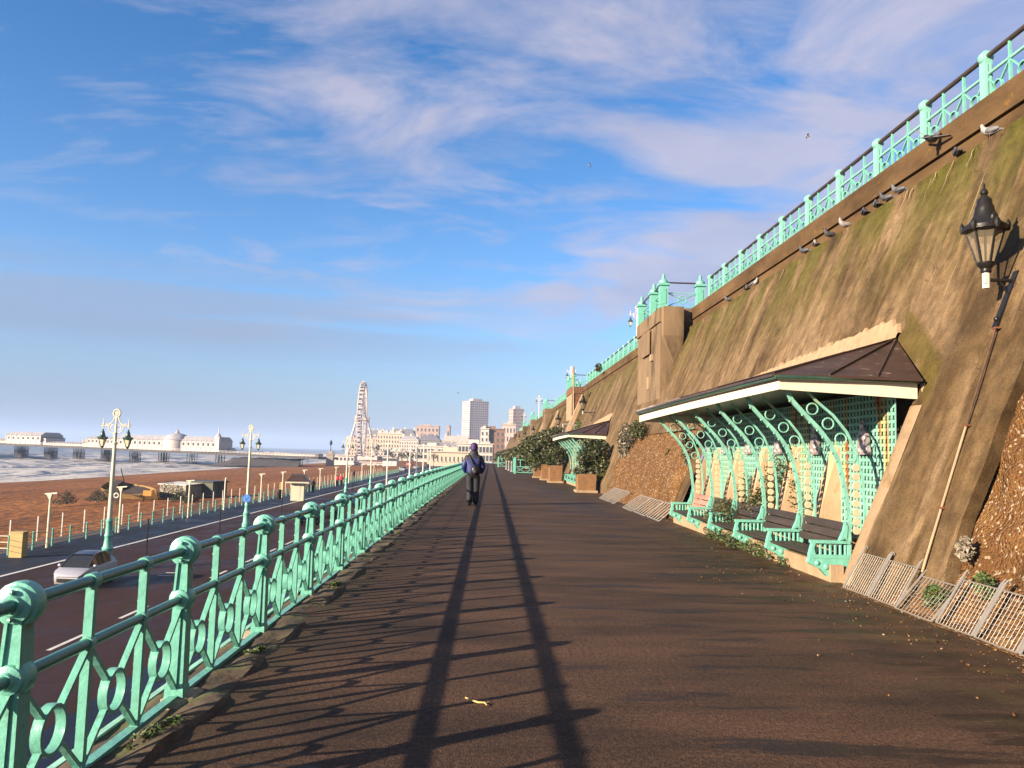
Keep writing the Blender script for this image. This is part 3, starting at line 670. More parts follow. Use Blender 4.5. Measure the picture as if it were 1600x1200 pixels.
FASC = mk('white_fascia_paint', (.52, .47, .37), .05, 5, .5, .1, dirt=(.6, .52, .38), dlo=.68)
def make_shelter():
    t = thing('seafront_shelter', 'near mint iron shelter with lattice back, slatted benches and brown hipped canopy', 'shelter', (0, 0, 0), 0, 'iron shelters built into the wall')
    zf = 2.5; cn = [(3.75, Y0s), (3.75, Y1s - .35)]
    nw = (5.60, Y0s + .02); fwp = (5.60, Y1s - .5); a1 = (5.96, 11.62, 3.40); a2 = (5.98, 18.4, 3.42)
    zr = zf + .17
    E = [(nw[0], nw[1] - .12, zr), (3.68, Y0s - .10, zr + .02), (3.68, Y1s - .25, zr), (fwp[0], fwp[1] + .1, zr)]
    # bow of the long eaves
    fl = [(3.75 - .06 * math.sin(PI * i / 8), Y0s + (Y1s - .35 - Y0s) * i / 8) for i in range(9)]
    b = MB(); eav = [(x - .07, y, zr + .02) for x, y in fl]
    b.add([a1, a2] + eav, [(0, 1, 10, 9, 8, 7, 6, 5, 4, 3, 2)][:0])
    top = [Vector(a1).lerp(Vector(a2), i / 8) for i in range(9)]
    for i in range(8): b.add([eav[i], eav[i + 1], top[i + 1], top[i]], [(3, 2, 1, 0)])
    b.add([E[0], eav[0], a1], [(0, 2, 1)]); b.add([E[3], eav[8], a2], [(0, 1, 2)])
    for i in (2, 4, 6): b.bar(Vector(eav[i]) + Vector((0, 0, .015)), top[i] + Vector((0, 0, .015)), .03, .03, (0, 0, 1))
    for f_ in (.3, .62): p, q = Vector(E[0]).lerp(Vector(eav[0]), f_), Vector(a1); b.bar(p + Vector((0, 0, .012)), p.lerp(q, .93) + Vector((0, -.01, .012)), .03, .02, (0, 0, 1))
    b.bar(Vector(eav[0]) + Vector((0, 0, .008)), Vector(a1) + Vector((0, 0, .008)), .03, .02, (0, 0, 1)); b.bar(Vector(eav[8]) + Vector((0, 0, .02)), Vector(a2) + Vector((0, 0, .02)), .05, .03, (0, 0, 1))
    # edge thickness
    path = [E[0]] + eav + [E[3]]
    for p, q in zip(path, path[1:]): b.bar(Vector(p) - Vector((0, 0, .02)), Vector(q) - Vector((0, 0, .02)), .035, .05, (0, 0, 1))
    b.build('canopy_roof', COPPER, t, 30)
    b = MB()
    fpath = [(nw[0], nw[1], zf - .09)] + [(x, y, zf - .015 - .05 * i / 8) for i, (x, y) in enumerate(fl)] + [(fwp[0], fwp[1], zf - .07)]
    for p, q in zip(fpath, fpath[1:]): b.add([p, q, (q[0], q[1], zr - .05), (p[0], p[1], zr - .05)], [(0, 1, 2, 3), (3, 2, 1, 0)][:1])
    # inner skin
    sh = .035
    for p, q in zip(fpath, fpath[1:]):
        p2 = (p[0] + (sh if p is not fpath[0] else 0), p[1] + (sh if p[1] < 12 else 0) - (sh if p[1] > 18 else 0), p[2]); q2 = (q[0] + (sh if q is not fpath[-1] else 0), q[1] + (sh if q[1] < 12 else 0) - (sh if q[1] > 18 else 0), q[2])
        b.add([p2, q2, (q2[0], q2[1], zr - .05), (p2[0], p2[1], zr - .05)], [(3, 2, 1, 0)]); b.add([p, q, q2, p2], [(3, 2, 1, 0)])
    b.build('fascia', FASC, t, 0)
    MB().tube([(p[0] - (.05 if 0 < i < len(fpath) - 1 else 0), p[1] - (.05 if i < 2 else 0), zr - .03) for i, p in enumerate(fpath)], .03, 8).build('gutter', DGREEN, t)
    b = MB(); b.add([(nw[0], nw[1], zr - .06)] + [(x + .04, y, zr - .06) for x, y in fl] + [(fwp[0], fwp[1], zr - .06), (5.7, 18, zr - .06), (5.7, 11, zr - .06)], [tuple(range(13))]); b.build('soffit', DGREEN, t, 0)
    for i in range(6):
        yy = A0 + AS * i; a = link('arch', ARCH, t, (0, yy, 0)); link('armrest', ARM, a); link('disc_frieze', DISC, a, (0, .0, 0))
    lat = lattice_mb(0, 9.36, 0, 2.08, .104).build('lattice', LATM, t, 0, (5.36, 10.5, .45)); sm = lat.modifiers.new('s', 'SOLIDIFY'); sm.thickness = .014
    for i in range(5):
        y0, y1 = A0 + AS * i + .06, A0 + AS * (i + 1) - .06; b = MB()
        for j in range(3): x = 4.24 + j * .135; b.box(x, x + .115, y0, y1, .325 + .004 * j, .352 + .004 * j)
        for y in (y0 + .3, y1 - .3):
            for j in range(3): b.sphere((4.3 + j * .135, y, .352), .014, (1, 1, .5), 6, 4)
        b.build('bench_seat', WOOD, t, 0)
        b = MB()
        for j in range(3): x, z = 4.67 + .035 * j, .42 + j * .115; b.hexa([(x, y0, z), (x + .03, y0, z), (x + .03, y1, z), (x, y1, z)], [(x + .03, y0, z + .095), (x + .06, y0, z + .095), (x + .06, y1, z + .095), (x + .03, y1, z + .095)])
        b.build('bench_back', WOODP if i == 4 else WOOD, t, 0)
        link('plaque', PLQ, t, (5.325, A0 + AS * i + .80 + .09 * i, 1.86))
    for i in range(1, 6):          # raking fins of the wall that stand between lattice and arches
        yy = A0 + AS * i + .02; MB().prism([(WX0 + .12, -.3), (5.6, -.3), (5.6, 2.0), (WX0 + WM * 1.75, 1.75)], 'XZ', yy, yy + .28).build('fin', FINC, t, 0)
    MB().box(4.45, 4.62, A0 - .1, 19.4, -.3, .22).build('plinth', PALEC, t, 0)
    return t
sh0 = make_shelter()
for i, (yy, zz_, lab) in enumerate([(28.5, -.06, 'second iron shelter along the wall, half hidden by bushes behind the planters'), (90, -.32, 'third shelter along the wall, white canopy edge above the far hedge'), (139, -.5, 'fourth shelter along the wall, thin white canopy edge farther away'), (188, -.6, 'farthest shelter canopy along the wall, a tiny white strip')]):
    c = copy_tree(sh0); c.location = (0 if i < 2 else -.3, yy, zz_); c['label'] = lab

# climbing plants in the shelter
def tagplant(b, name, lab, cat, mats, loc=(0, 0, 0), grp=None): return tag(b.build(name, mats, None, 0, loc), lab, cat, grp)
tagplant(foliage([((5.2, 14.6, 1.0), (.16, .55, .7)), ((5.25, 15.3, .75), (.16, .7, .5)), ((5.2, 13.9, 1.2), (.1, .25, .6)), ((4.75, 15.9, .55), (.3, .5, .25)), ((4.4, 15.8, .4), (.2, .35, .14)), ((5.1, 14.9, .7), (.25, .7, .25)), ((5.25, 16.4, .8), (.14, .6, .5)), ((4.85, 14.6, .75), (.2, .5, .3)), ((5.25, 13.3, .75), (.1, .4, .35)), ((4.55, 15.3, .5), (.3, .4, .22))], 9500, .055, 41), 'ivy', 'green ivy climbing the lattice in the middle bays of the near shelter', 'ivy', [LEAFO, LEAFD])
tagplant(foliage([((4.42, 13.0, .08), (.13, .6, .16)), ((4.4, 14.2, .1), (.15, .8, .18)), ((4.42, 15.6, .1), (.15, .8, .18)), ((4.42, 12.0, .05), (.08, .3, .1))], 4200, .05, 42), 'undergrowth', 'dark leafy weeds growing under the benches of the near shelter', 'plant', [LEAFD, LEAFG])

# ------------------------------------------------------------------ wire guards at the foot of the wall
def guard(y0, y1, x0, x1, h, dens=.055, slats=False):
    b = MB(); A, B, C, D = Vector((x0, 0, .02)), Vector((x0, y1 - y0, .02)), Vector((x1, y1 - y0, h)), Vector((x1, 0, h))
    n1 = max(3, int((y1 - y0) / dens)); n2 = max(3, int((D - A).length / dens))
    for i in range(n1 + 1): b.tube([A.lerp(B, i / n1), D.lerp(C, i / n1)], .0026 if not slats else .016, 4)
    if not slats:
        for i in range(n2 + 1):
            f_ = i / n2; sag = -.03 * math.sin(PI * f_) * 0; b.tube([A.lerp(D, f_), B.lerp(C, f_)], .0026, 4)
    return b, A, B, C, D
gy = [9.97, 9.31, 8.64, 7.9, 7.28, 6.66, 6.0, 5.3]
gl = ['first wire mesh guard panel, right beside the near shelter', 'second wire mesh guard panel from the near shelter', 'third wire mesh guard panel from the shelter, lying flatter with a bush behind it', 'fourth wire mesh guard panel from the near shelter', 'fifth wire mesh guard panel from the near shelter', 'sixth wire mesh guard panel, at the right edge of the photo', 'seventh wire mesh guard panel, beyond the right edge']
for i in range(7):
    h = .44 if i != 2 else .36; x1 = 4.66 if i < 2 else 4.68
    b, A, B, C, D = guard(gy[i + 1] + .02, gy[i] - .02, 4.40 - (.03 if i == 2 else 0), x1 - .02, h, .05 if i != 2 else .062)
    t = thing('wire_guard', gl[i], 'wire guard', (0, gy[i + 1] + .02, 0), 0, 'wire mesh guards along the wall foot'); b.build('mesh', STEELW, t, 0)
    f_ = MB(); u = (D - A).normalized()
    f_.bar(A, D + u * .07, .035, .008, (0, 1, 0)); f_.bar(B, C + u * .07, .035, .008, (0, 1, 0)); f_.tube([A, B], .007, 5); f_.tube([D, C], .007, 5)
    for P in (D, C): f_.tube([P + u * .06, P + u * .09 + Vector((.02, 0, .01)), P + u * .07 + Vector((.04, 0, 0))], .01, 5)
    f_.build('frame', STEELW, t, 0)
for i, (y0, y1) in enumerate([(19.4, 20.9), (21.0, 22.6), (22.7, 24.2), (26.0, 27.6), (27.8, 29.4)]):
    b, A, B, C, D = guard(y0, y1, 4.02 + .04 * (2 - min(i, 2)), 4.55, .40, .30, True)
    t = thing('wire_guard', ['first slatted guard panel beyond the near shelter, below the orange earth bank', 'second slatted guard panel beyond the near shelter', 'third slatted guard panel beyond the near shelter', 'fourth slatted guard panel, after the gap below the earth bank', 'last slatted guard panel, beside the first planter'][i], 'wire guard', (0, y0, 0), 0, 'slatted guards below the earth bank')
    b.build('slats', STEELW, t, 0); MB().tube([A, B], .014, 5).tube([D, C], .014, 5).build('frame', STEELW, t, 0)

# small plants on the slopes
for i, (c, r, n_, ls, mats, lab) in enumerate([
    ((4.62, 8.25, .18), (.12, .2, .15), 1300, .045, [LEAFG, LEAFO], 'green bush growing behind the third wire guard'),
    ((4.72, 7.62, .42), (.07, .12, .14), 700, .04, [LEAFG, LEAFD], 'small green plant on the flint bank at the right edge'),
    ((4.80, 8.05, .72), (.07, .1, .12), 500, .07, [LEAFW, LEAFW], 'pale dry plant on the broken edge of the concrete near the flint bank'),
    ((5.2, 23.3, 1.6), (.12, .3, .25), 500, .07, [LEAFD, LEAFO], 'dark plant in the middle of the orange earth bank'),
    ((5.15, 20.9, 1.9), (.2, .3, .55), 1500, .06, [LEAFD, LEAFW], 'dark dry shrub between the earth bank and the near shelter'),
    ((5.15, 30.6, 2.1), (.3, .9, .75), 2600, .10, [LEAFW, LEAFD], 'pale dead climbing shrub at the left end of the orange earth bank'),
    ((5.3, 28.9, 2.55), (.3, .8, .35), 1400, .09, [LEAFD, LEAFO], 'dark shrub hanging over the top of the orange earth bank'),
    ((4.3, 23.9, .05), (.2, .5, .1), 400, .06, [LEAFW, LEAFO], 'straggly dry weeds in the gap between slatted guards'),
    ((6.9, 52, 7.3), (.25, .5, .3), 500, .12, [LEAFD, LEAFO], 'small bush growing on the upper parapet left of the lookout pier'),
    ((5.9, 54.5, 3.4), (.3, .7, .6), 600, .14, [LEAFG, LEAFO], 'green plant on the wall beside the brick pier')]):
    tagplant(foliage([(c, r)], n_, ls, 60 + i), 'wall_plant', lab, 'plant', mats, (0, 0, 0), None)

# ------------------------------------------------------------------ planters, bushes, gates
def planter(x0, x1, y0, y1, h, lab):
    t = thing('planter', lab, 'planter', ((x0 + x1) / 2, (y0 + y1) / 2, zt(y0)), 0, 'square planters along the terrace'); w, d_ = (x1 - x0) / 2, (y1 - y0) / 2; b = MB()
    b.hexa([(-w + .03, -d_ + .03, 0), (w - .03, -d_ + .03, 0), (w - .03, d_ - .03, 0), (-w + .03, d_ - .03, 0)], [(-w, -d_, h), (w, -d_, h), (w, d_, h), (-w, d_, h)])
    b.build('box', TERRA, t, 0); b = MB(); b.box(-w - .06, w + .06, -d_ - .06, d_ + .06, 0, .1); b.build('base_slab', PALEC, t, 0)
    b = MB(); b.box(-w + .08, w - .08, -d_ + .08, d_ - .08, h - .02, h + .02); b.build('soil', BARK, t, 0)
planter(3.76, 4.56, 34.4, 35.4, .78, 'nearest square terracotta planter, at the end of the earth bank')
planter(3.45, 4.2, 46.7, 47.9, 1.0, 'second square terracotta planter, left of the second shelter front')
planter(3.3, 4.05, 51.5, 52.6, 1.0, 'third square terracotta planter from the camera')
planter(3.1, 3.85, 57.0, 58.2, 1.0, 'farthest visible terracotta planter, beside the mint gate')
def shrub(name, lab, cat, blobs, n_, ls, mats, base, trunk=None, seed=1, grp=None):
    t = thing(name, lab, cat, base, 0, grp); foliage(blobs, n_, ls, seed).build('crown', mats, t, 0)
    b = MB(); rnd = random.Random(seed)
    for c, r in blobs[:4]: b.tube([(rnd.uniform(-.06, .06), rnd.uniform(-.06, .06), 0), (c[0] * .4, c[1] * .4, c[2] * .5), (c[0], c[1], c[2])], [.05, .035, .012], 6)
    b.build('trunk', BARK, t); return t
shrub('shrub', 'dark glossy shrub in the nearest terracotta planter', 'shrub', [((0, 0, .2), (.5, .5, .35)), ((.4, .2, .7), (.5, .6, .45)), ((.0, .1, .8), (.4, .5, .4)), ((.65, .3, 1.2), (.45, .5, .4)), ((.2, .3, 1.35), (.35, .45, .3)), ((.65, -.3, .2), (.35, .4, .6)), ((.95, -.5, .0), (.3, .4, .75)), ((.7, .1, 1.0), (.5, .5, .6))], 9500, .12, [LEAFD, LEAFO], (4.1, 35.0, .68), seed=3)
shrub('shrub', 'leafy shrub in the second terracotta planter', 'shrub', [((0, 0, .3), (.6, .6, .45)), ((.3, .2, .8), (.6, .6, .5)), ((-.3, .5, .7), (.5, .6, .5))], 3200, .14, [LEAFD, LEAFO], (3.8, 47.3, .85), seed=4)
shrub('tree', 'big round dark bushy tree beside the third planter', 'tree', [((0, 0, 1.2), (1.2, 1.6, 1.0)), ((.7, .8, 1.8), (1.2, 1.4, .8)), ((-.6, 1.5, 1.2), (.9, 1.4, .9)), ((.2, -.9, .5), (.8, .8, .6)), ((.9, 0, 2.2), (.8, 1.0, .5)), ((-.4, -.2, .3), (.7, .7, .6))], 13000, .18, [LEAFD, LEAFO], (3.4, 53, .7), seed=5)
shrub('tree', 'olive green bushy tree behind the big dark one along the wall', 'tree', [((0, 0, 1.2), (1.1, 2.0, 1.0)), ((.6, 1.5, 1.9), (1.1, 2.0, .9)), ((-.3, 3, 1.3), (.9, 1.8, .9)), ((.9, 2, 2.2), (.9, 1.6, .6))], 7000, .22, [LEAFO, LEAFD], (3.4, 61, .5), seed=6)
shrub('tree', 'dark evergreen bush between the two mint gates', 'tree', [((0, 0, 1.2), (1.0, 3, 1.0)), ((.4, 4, 1.5), (1.2, 3, 1.1)), ((-.2, 9, 1.2), (.9, 3, .9)), ((.5, 12, 1.6), (1.0, 3, 1.0))], 5200, .30, [LEAFD, LEAFO], (3.0, 73, .1), seed=7)
shrub('tree', 'olive bush beside the far mint gate', 'tree', [((0, 0, 1.3), (1.0, 4, 1.0)), ((.6, 5, 1.6), (1.2, 4, 1.0))], 3000, .34, [LEAFO, LEAFD], (2.6, 93, -.2), seed=8)
shrub('tree', 'far dark hedge tree beyond the second mint gate', 'tree', [((0, 0, 1.2), (1.0, 5, 1.0)), ((0, 9, 1.3), (1.1, 5, 1.1)), ((.8, 16, 1.5), (1.1, 5, 1.1))], 3000, .4, [LEAFD, LEAFO], (2.2, 112, -.3), seed=9)
shrub('tree', 'farthest round bush at the end of the terrace', 'tree', [((0, 0, 1.2), (1.1, 5, 1.0)), ((.4, 8, 1.3), (1.1, 5, 1.1))], 1000, .45, [LEAFO, LEAFD], (1.6, 142, -.4), seed=10)
def gate(x0, x1, y, L, lab):
    t = thing('iron_gate', lab, 'railing', (x0, y, zt(y)), 0, 'mint railings round the stairwells'); b = MB()
    b.box(-.07, .07, -.07, .07, 0, 1.42); b.box(-.06, .06, L - .06, L + .06, 0, 1.3); b.box(x1 - x0 - .06, x1 - x0 + .06, -.06, .06, 0, 1.25); b.build('post', MINT, t, 0)
    b = MB()
    for z in (.12, .62, 1.2): b.bar((0, 0, z), (x1 - x0, 0, z), .05, .05, (0, 0, 1)); b.bar((0, 0, z), (0, L, z), .05, .05, (0, 0, 1))
    b.build('rail', MINT, t, 0); b = MB()
    for i in range(2):
        a, c = (x1 - x0) * i / 2, (x1 - x0) * (i + 1) / 2; b.bar((a, 0, .12), (c, 0, .62), .04, .04, (0, 1, 0)); b.bar((a, 0, .62), (c, 0, .12), .04, .04, (0, 1, 0)); b.box((a + c) / 2 - .03, (a + c) / 2 + .03, -.03, .03, .62, 1.2)
    for i in range(6): b.box(-.03, .03, L * (i + .5) / 6 - .05, L * (i + .5) / 6 + .05, .12, 1.2)
    b.build('panel', MINT, t, 0)
gate(2.1, 3.9, 68.7, 4.5, 'nearer mint green stairwell railing projecting onto the terrace beside the trees')
gate(1.05, 2.9, 107, 6, 'farther mint green stairwell railing on the terrace')
for i, yy in enumerate((77, 83, 90)):
    b = MB(); b.lathe([(.16, 0), (.16, .1), (.11, .14), (.1, .8), (.13, .85), (.12, .95), (.05, 1.02)], (0, 0, 0), 10)
    tag(b.build('bollard', mk('grey_iron', (.16, .16, .17), .2, 5, .5), None, 38, (2.05 - .12 * i, yy, zt(yy))), ['nearest', 'middle', 'farthest'][i] + ' dark iron bollard between the two mint stairwell railings', 'bollard', 'bollards between the stairwells')
# stair flight by the brick pier and pole
b = MB(); b.cyl((6.6, 63.6, 0), (6.42, 63.6, 8.6), .07, n=8)
tag(b.build('pole', PALEC), 'tall pale pole standing in front of the brick pier', 'pole')
st = thing('stair_railing', 'thin grey handrail frame on the stair landing above the second shelter', 'railing', (5.0, 56, 2.2)); b = MB()
for q in (0, .9, 1.8): b.cyl((q * .9, 0, -2.2), (q * .9, 0, 1.5), .05, n=6)
for z in (.5, 1.0, 1.5): b.cyl((0, 0, z), (1.65, 0, z), .03, n=6)
b.build('frame', mk('grey_steel', (.30, .28, .27), .2, 4, .5), st)

# ------------------------------------------------------------------ lanterns
def lantern_parts(t, s, capmat, z0=0, n=6, glass=CGLASS, parts=('lantern_cap', 'lantern_glass', 'lantern_frame'), off=(0, 0, 0)):
    # tapered lantern standing on z0, total about 1.0*s high
    ph = PI / n
    c = [(.205, .47), (.235, .485), (.24, .53), (.20, .56), (.16, .60), (.125, .66), (.105, .74), (.10, .78), (.085, .80), (.08, .86), (.045, .90), (.03, .915), (.045, .94), (.04, .97), (.015, 1.0), (.012, 1.05), (.002, 1.07)]
    b = MB(); b.lathe([(r * s, z0 + z * s) for r, z in c], off, 18)
    for j in range(n):
        a = 2 * PI * j / n + ph; p = (off[0] + .235 * s * math.cos(a), off[1] + .235 * s * math.sin(a), z0 + .52 * s); b.lathe([(.02 * s, -.05 * s), (.035 * s, 0), (.03 * s, .04 * s), (.005 * s, .085 * s)], p, 6)
    q = (off[0], off[1] - .185 * s, z0 + .605 * s); b.sphere(q, .05 * s, (.9, .5, 1.2), 8, 5)
    b.build(parts[0], capmat, t)
    b = MB(); b.lathe([(.085 * s, z0 + .10 * s), (.195 * s, z0 + .47 * s)], off, n, ph=ph); b.f = b.f[:-2]; b.mi = b.mi[:-2]; b.build(parts[1], glass, t, 0)
    b = MB()
    for j in range(n):
        a = 2 * PI * j / n + ph; e = (math.cos(a), math.sin(a)); b.bar((off[0] + e[0] * .088 * s, off[1] + e[1] * .088 * s, z0 + .09 * s), (off[0] + e[0] * .2 * s, off[1] + e[1] * .2 * s, z0 + .48 * s), .02 * s, .02 * s, (-e[1], e[0], 0))
    b.lathe([(.05 * s, z0 - .02 * s), (.06 * s, z0), (.055 * s, z0 + .03 * s), (.095 * s, z0 + .075 * s), (.10 * s, z0 + .105 * s), (.02 * s, z0 + .11 * s)], off, 12)
    b.cyl((off[0], off[1], z0 + .1 * s), (off[0], off[1], z0 + .48 * s), .014 * s, n=6)
    b.build(parts[2], capmat, t)
def wall_lantern(loc, s, lab, reach):
    t = thing('wall_lantern', lab, 'lantern', loc, 0, 'black lanterns bracketed to the wall')
    lantern_parts(t, s, BLACK)
    MB().cyl((0, 0, -.2 * s), (0, 0, -.02 * s), .042 * s, n=12).build('sleeve', WHITE, t)
    MB().box(-.047 * s, -.02 * s, -.046 * s, -.03 * s, -.15 * s, -.04 * s).build('sticker', WHITE, t)
    b = MB(); zb = -.1 * s; b.tube([(.04 * s, 0, zb), (reach, 0, zb)], .022 * s, 8)
    b.tube([(reach * .45, 0, zb), (reach * .62, 0, zb - .06 * s), (reach * .78, 0, zb - .2 * s), (reach * .84, 0, zb - .34 * s)], .013 * s, 6)
    d_ = Vector((WM, 0, 1)).normalized(); P = Vector((reach, 0, zb)); b.bar(P + d_ * .12 * s, P - d_ * .62 * s, .09 * s, .05 * s, (0, 1, 0)); b.sphere(tuple(P - d_ * .5 * s + Vector((-.03, 0, 0))), .035 * s, n=8, m=5)
    b.build('bracket', BLACK, t); return t
L0 = W(1541, 440, Y=9.1)
wall_lantern((L0.x, L0.y, L0.z + .12), 1.0, 'large black wall lantern on an iron bracket at the upper right', slope(9.1, L0.z) - L0.x + .02)
MB_c = MB(); pts = [(slope(9.1 - .45 * i / 12, 3.15 - 2.75 * i / 12) - .035, 9.02 - .40 * i / 12, 3.15 - 2.75 * i / 12) for i in range(13)]
cd_ = thing('conduit_pipe', 'long thin conduit pipe running down the wall from the big lantern', 'pipe', pts[0])
rel = [tuple(Vector(p) - Vector(pts[0])) for p in pts]
MB().tube(rel[5:], .014, 8).build('lower_pipe', PALEC, cd_); MB().tube(rel[:6], .012, 8).build('upper_pipe', mk('rust_stained_pipe', (.060, .028, .014), .4, 9, .8, .3), cd_); bq = MB()
for i in (0, 5, 9): bq.bar(Vector(rel[i]) + Vector((0, -.04, 0)), Vector(rel[i]) + Vector((.01, .04, 0)), .02, .05, (0, 0, 1))
bq.build('clip', RUST, cd_)
for i, (px, py, lab) in enumerate([(911, 634, 'black wall lantern in front of the brick pier'), (872, 659, 'black wall lantern above the big dark tree'), (833, 675, 'black wall lantern above the olive tree, third along the distant wall'), (820, 681, 'black wall lantern near the fourth pier, small and far'), (811, 685, 'farthest black wall lantern visible along the wall')]):
    q = W(px, py, X=5.55); wall_lantern((q.x, q.y, q.z - .3), 1.0 if i < 2 else 1.2, lab, slope(q.y, q.z - .4) - q.x)

# ------------------------------------------------------------------ ornate lamp posts
def lamp_post(polemat, basemat, s=1.0):
    t = thing('lamp_post', '', 'lamp post', (0, 0, 0), 0, 'ornate twin lantern lamp posts'); H = 7.58
    b = MB(); b.lathe([(.30, 0), (.30, .25), (.24, .32), (.22, .9), (.26, 1.0), (.2, 1.1), (.15, 1.5), (.19, 1.6), (.15, 1.7), (.135, 2.2), (.17, 2.28), (.13, 2.36), (.11, 2.4)], (0, 0, 0), 14); b.build('base', basemat, t)
    b = MB(); b.lathe([(.11, 2.4), (.105, 3.2), (.085, 5.3), (.082, 5.9), (.13, 5.95), (.1, 6.02), (.075, 6.05), (.07, 6.4), (.10, 6.45), (.05, 6.52), (.04, 7.3)], (0, 0, 0), 12); b.build('pole', polemat, t)
    def curl(pts, r=.03): bb.tube([(x, 0, z) for x, z in pts], r, 6)
    for sx in (-1, 1):
        bb = MB()
        curl([(sx * .05, 6.45), (sx * .25, 6.5), (sx * .36, 6.66), (sx * .33, 6.8), (sx * .2, 6.95), (sx * .1, 7.15), (sx * .05, 7.25)], .028)
        curl([(sx * .34, 6.76), (sx * .48, 6.8), (sx * .62, 6.77), (sx * .70, 6.84), (sx * .64, 6.9), (sx * .6, 6.84)])
        curl([(sx * .25, 6.9), (sx * .4, 6.84), (sx * .5, 6.9)]); bb.tube([(sx * (.15 + .1 * math.cos(a)), 0, 6.72 + .12 * math.sin(a)) for a in [2 * PI * j / 12 for j in range(12)]], .02, 5, True)
        bb.cyl((sx * .60, 0, 6.77), (sx * .60, 0, 7.2), .042, .008, 6); bb.cyl((sx * .60, 0, 6.6), (sx * .60, 0, 6.8), .02, n=6)
        bb.build('arm', polemat, t)
        lantern_parts(t, .92, DGREEN, 5.72, 4, PGLASS, off=(sx * .60, 0, 0))
        c = [o for o in t.children if o.name.startswith('lantern_glass')]
    bb = MB(); bb.tube([(.16 * math.cos(a), 0, 7.4 + .17 * math.sin(a)) for a in [2 * PI * j / 14 for j in range(14)]], .045, 6, True); bb.lathe([(.001, -.03), (.09, -.03), (.1, 0), (.09, .03), (.001, .03)], (0, 0, 7.4), 12, 'Y')
    for a in range(6): A_ = a * PI / 3 + .3; bb.sphere((.18 * math.cos(A_), 0, 7.4 + .18 * math.sin(A_)), .035, n=6, m=4)
    bb.tube([(-.14, 0, 7.16), (-.06, 0, 7.2), (.06, 0, 7.2), (.14, 0, 7.16)], .03, 6); bb.cyl((0, 0, 7.2), (0, 0, 7.62), .03, .01, 6); bb.build('crest', polemat, t)
    return t
lp = lamp_post(CREAM, MINT)
lamps = [(184, 639, 'large cream twin lantern lamp post beside the silver car, nearest on the seafront road'), (395, 667, 'second cream twin lantern lamp post on the road, with a round blue sign'), (546, 686, 'third cream lamp post on the seafront road, left of the big wheel'), (582, 697, 'fourth cream lamp post on the seafront road, right of the big wheel')]
LY = [38.9, 60.9, 101.5, 122]
for i, (px, py, lab) in enumerate(lamps):
    o = lp if i == 0 else copy_tree(lp); o.location = (-18 - (.1 if i == 1 else 0), LY[i], G); o['label'] = lab
b = MB(); b.lathe([(.001, -.02), (.29, -.02), (.30, 0), (.29, .02), (.001, .02)], (0, 0, 0), 20, 'Y')
sg = tag(b.build('road_sign', mk('blue_sign', (.04, .16, .55), .1, 3, .4), None, 38, (-18.1, 60.7, -2.35)), 'round blue sign fixed to the second lamp post', 'sign')
MB().bar((.12, -.028, .12), (-.1, -.028, -.1), .06, .01, (0, 1, 0)).bar((-.13, -.028, -.13), (-.13, -.028, .04), .06, .01, (0, 1, 0)).bar((-.13, -.028, -.13), (.04, -.028, -.13), .06, .01, (0, 1, 0)).build('arrow', WHITE, sg, 0)
lp2 = lamp_post(PINKW, PINKW)
for i, (x, y, lab) in enumerate([(12.3, 68, 'pale twin lantern lamp post on the upper road behind the lookout pier'), (11.5, 117, 'second pale lamp post on the upper road, above the brick pier'), (10.4, 177, 'third pale lamp post on the upper road beside the third pier'), (10.2, 254, 'farthest pale lamp post on the upper road in front of the small tower block')]):
    o = lp2 if i == 0 else copy_tree(lp2); o.location = (x, y, UP); o['label'] = lab; o['group'] = 'pale lamp posts on the upper road'

# ------------------------------------------------------------------ beach side furniture
br = thing('beach_railing', 'low mint green post and rail fence between the promenade and the railway', 'railing', (-24.95, 43.2, G))
b = MB(); b.lathe([(.055, 0), (.05, .9), (.06, .92), (.055, 1.0), (.01, 1.03)], (0, 0, 0), 8); PST = b.mesh('post', MINT)
for i in range(92): link('post', PST, br, (0, i * 1.95, 0))
for z, nm in ((.92, 'top_rail'), (.62, 'middle_rail'), (.3, 'lower_rail')): MB().cyl((0, 0, z), (0, 91 * 1.95, z), .018, n=6).build(nm, MINT, br)
xg = thing('crossing_gate', 'white barred crossing gate with mint posts at the left edge beside the yellow cabinet', 'gate', (-26.9, 42.9, G)); b = MB()
for x in (0, 1.95): link('post', PST, xg, (x, 0, 0))
for z in (.35, .66, .98): b.cyl((0, 0, z), (1.95, 0, z), .028, n=6)
b.build('bar', CREAM, xg)
cb = thing('cabinet', 'yellow utility cabinet standing at the left edge of the promenade', 'cabinet', (-24.1, 42.3, G)); MB().box(-.32, .32, -.25, .25, 0, 1.25).box(-.35, .35, -.28, .28, 1.25, 1.31).build('body', mk('yellow_cabinet', (.32, .23, .085), .12, 3, .6), cb, 0); bb = MB()
for z in (.28, .56, .84): bb.bar((-.31, -.254, z + .06), (.31, -.254, z - .06), .012, .02, (0, 1, 0))
bb.build('door_lines', BARK, cb, 0)
wf = thing('wire_fence', 'grey post and wire fence along the far side of the little railway', 'fence', (-28.3, 40, G - .4)); b = MB(); b.bar((0, 0, 0), (0, 0, 1.65), .07, .07); FPST = b.mesh('post', mk('grey_concrete_post', (.42, .38, .34), .2, 3, .8))
for i in range(60): link('post', FPST, wf, (0, i * 2.9, 0))
b = MB()
for z in (.5, .9, 1.3): b.cyl((0, 0, z), (0, 59 * 2.9, z), .006, n=4)
b.build('wire', STEELW, wf)
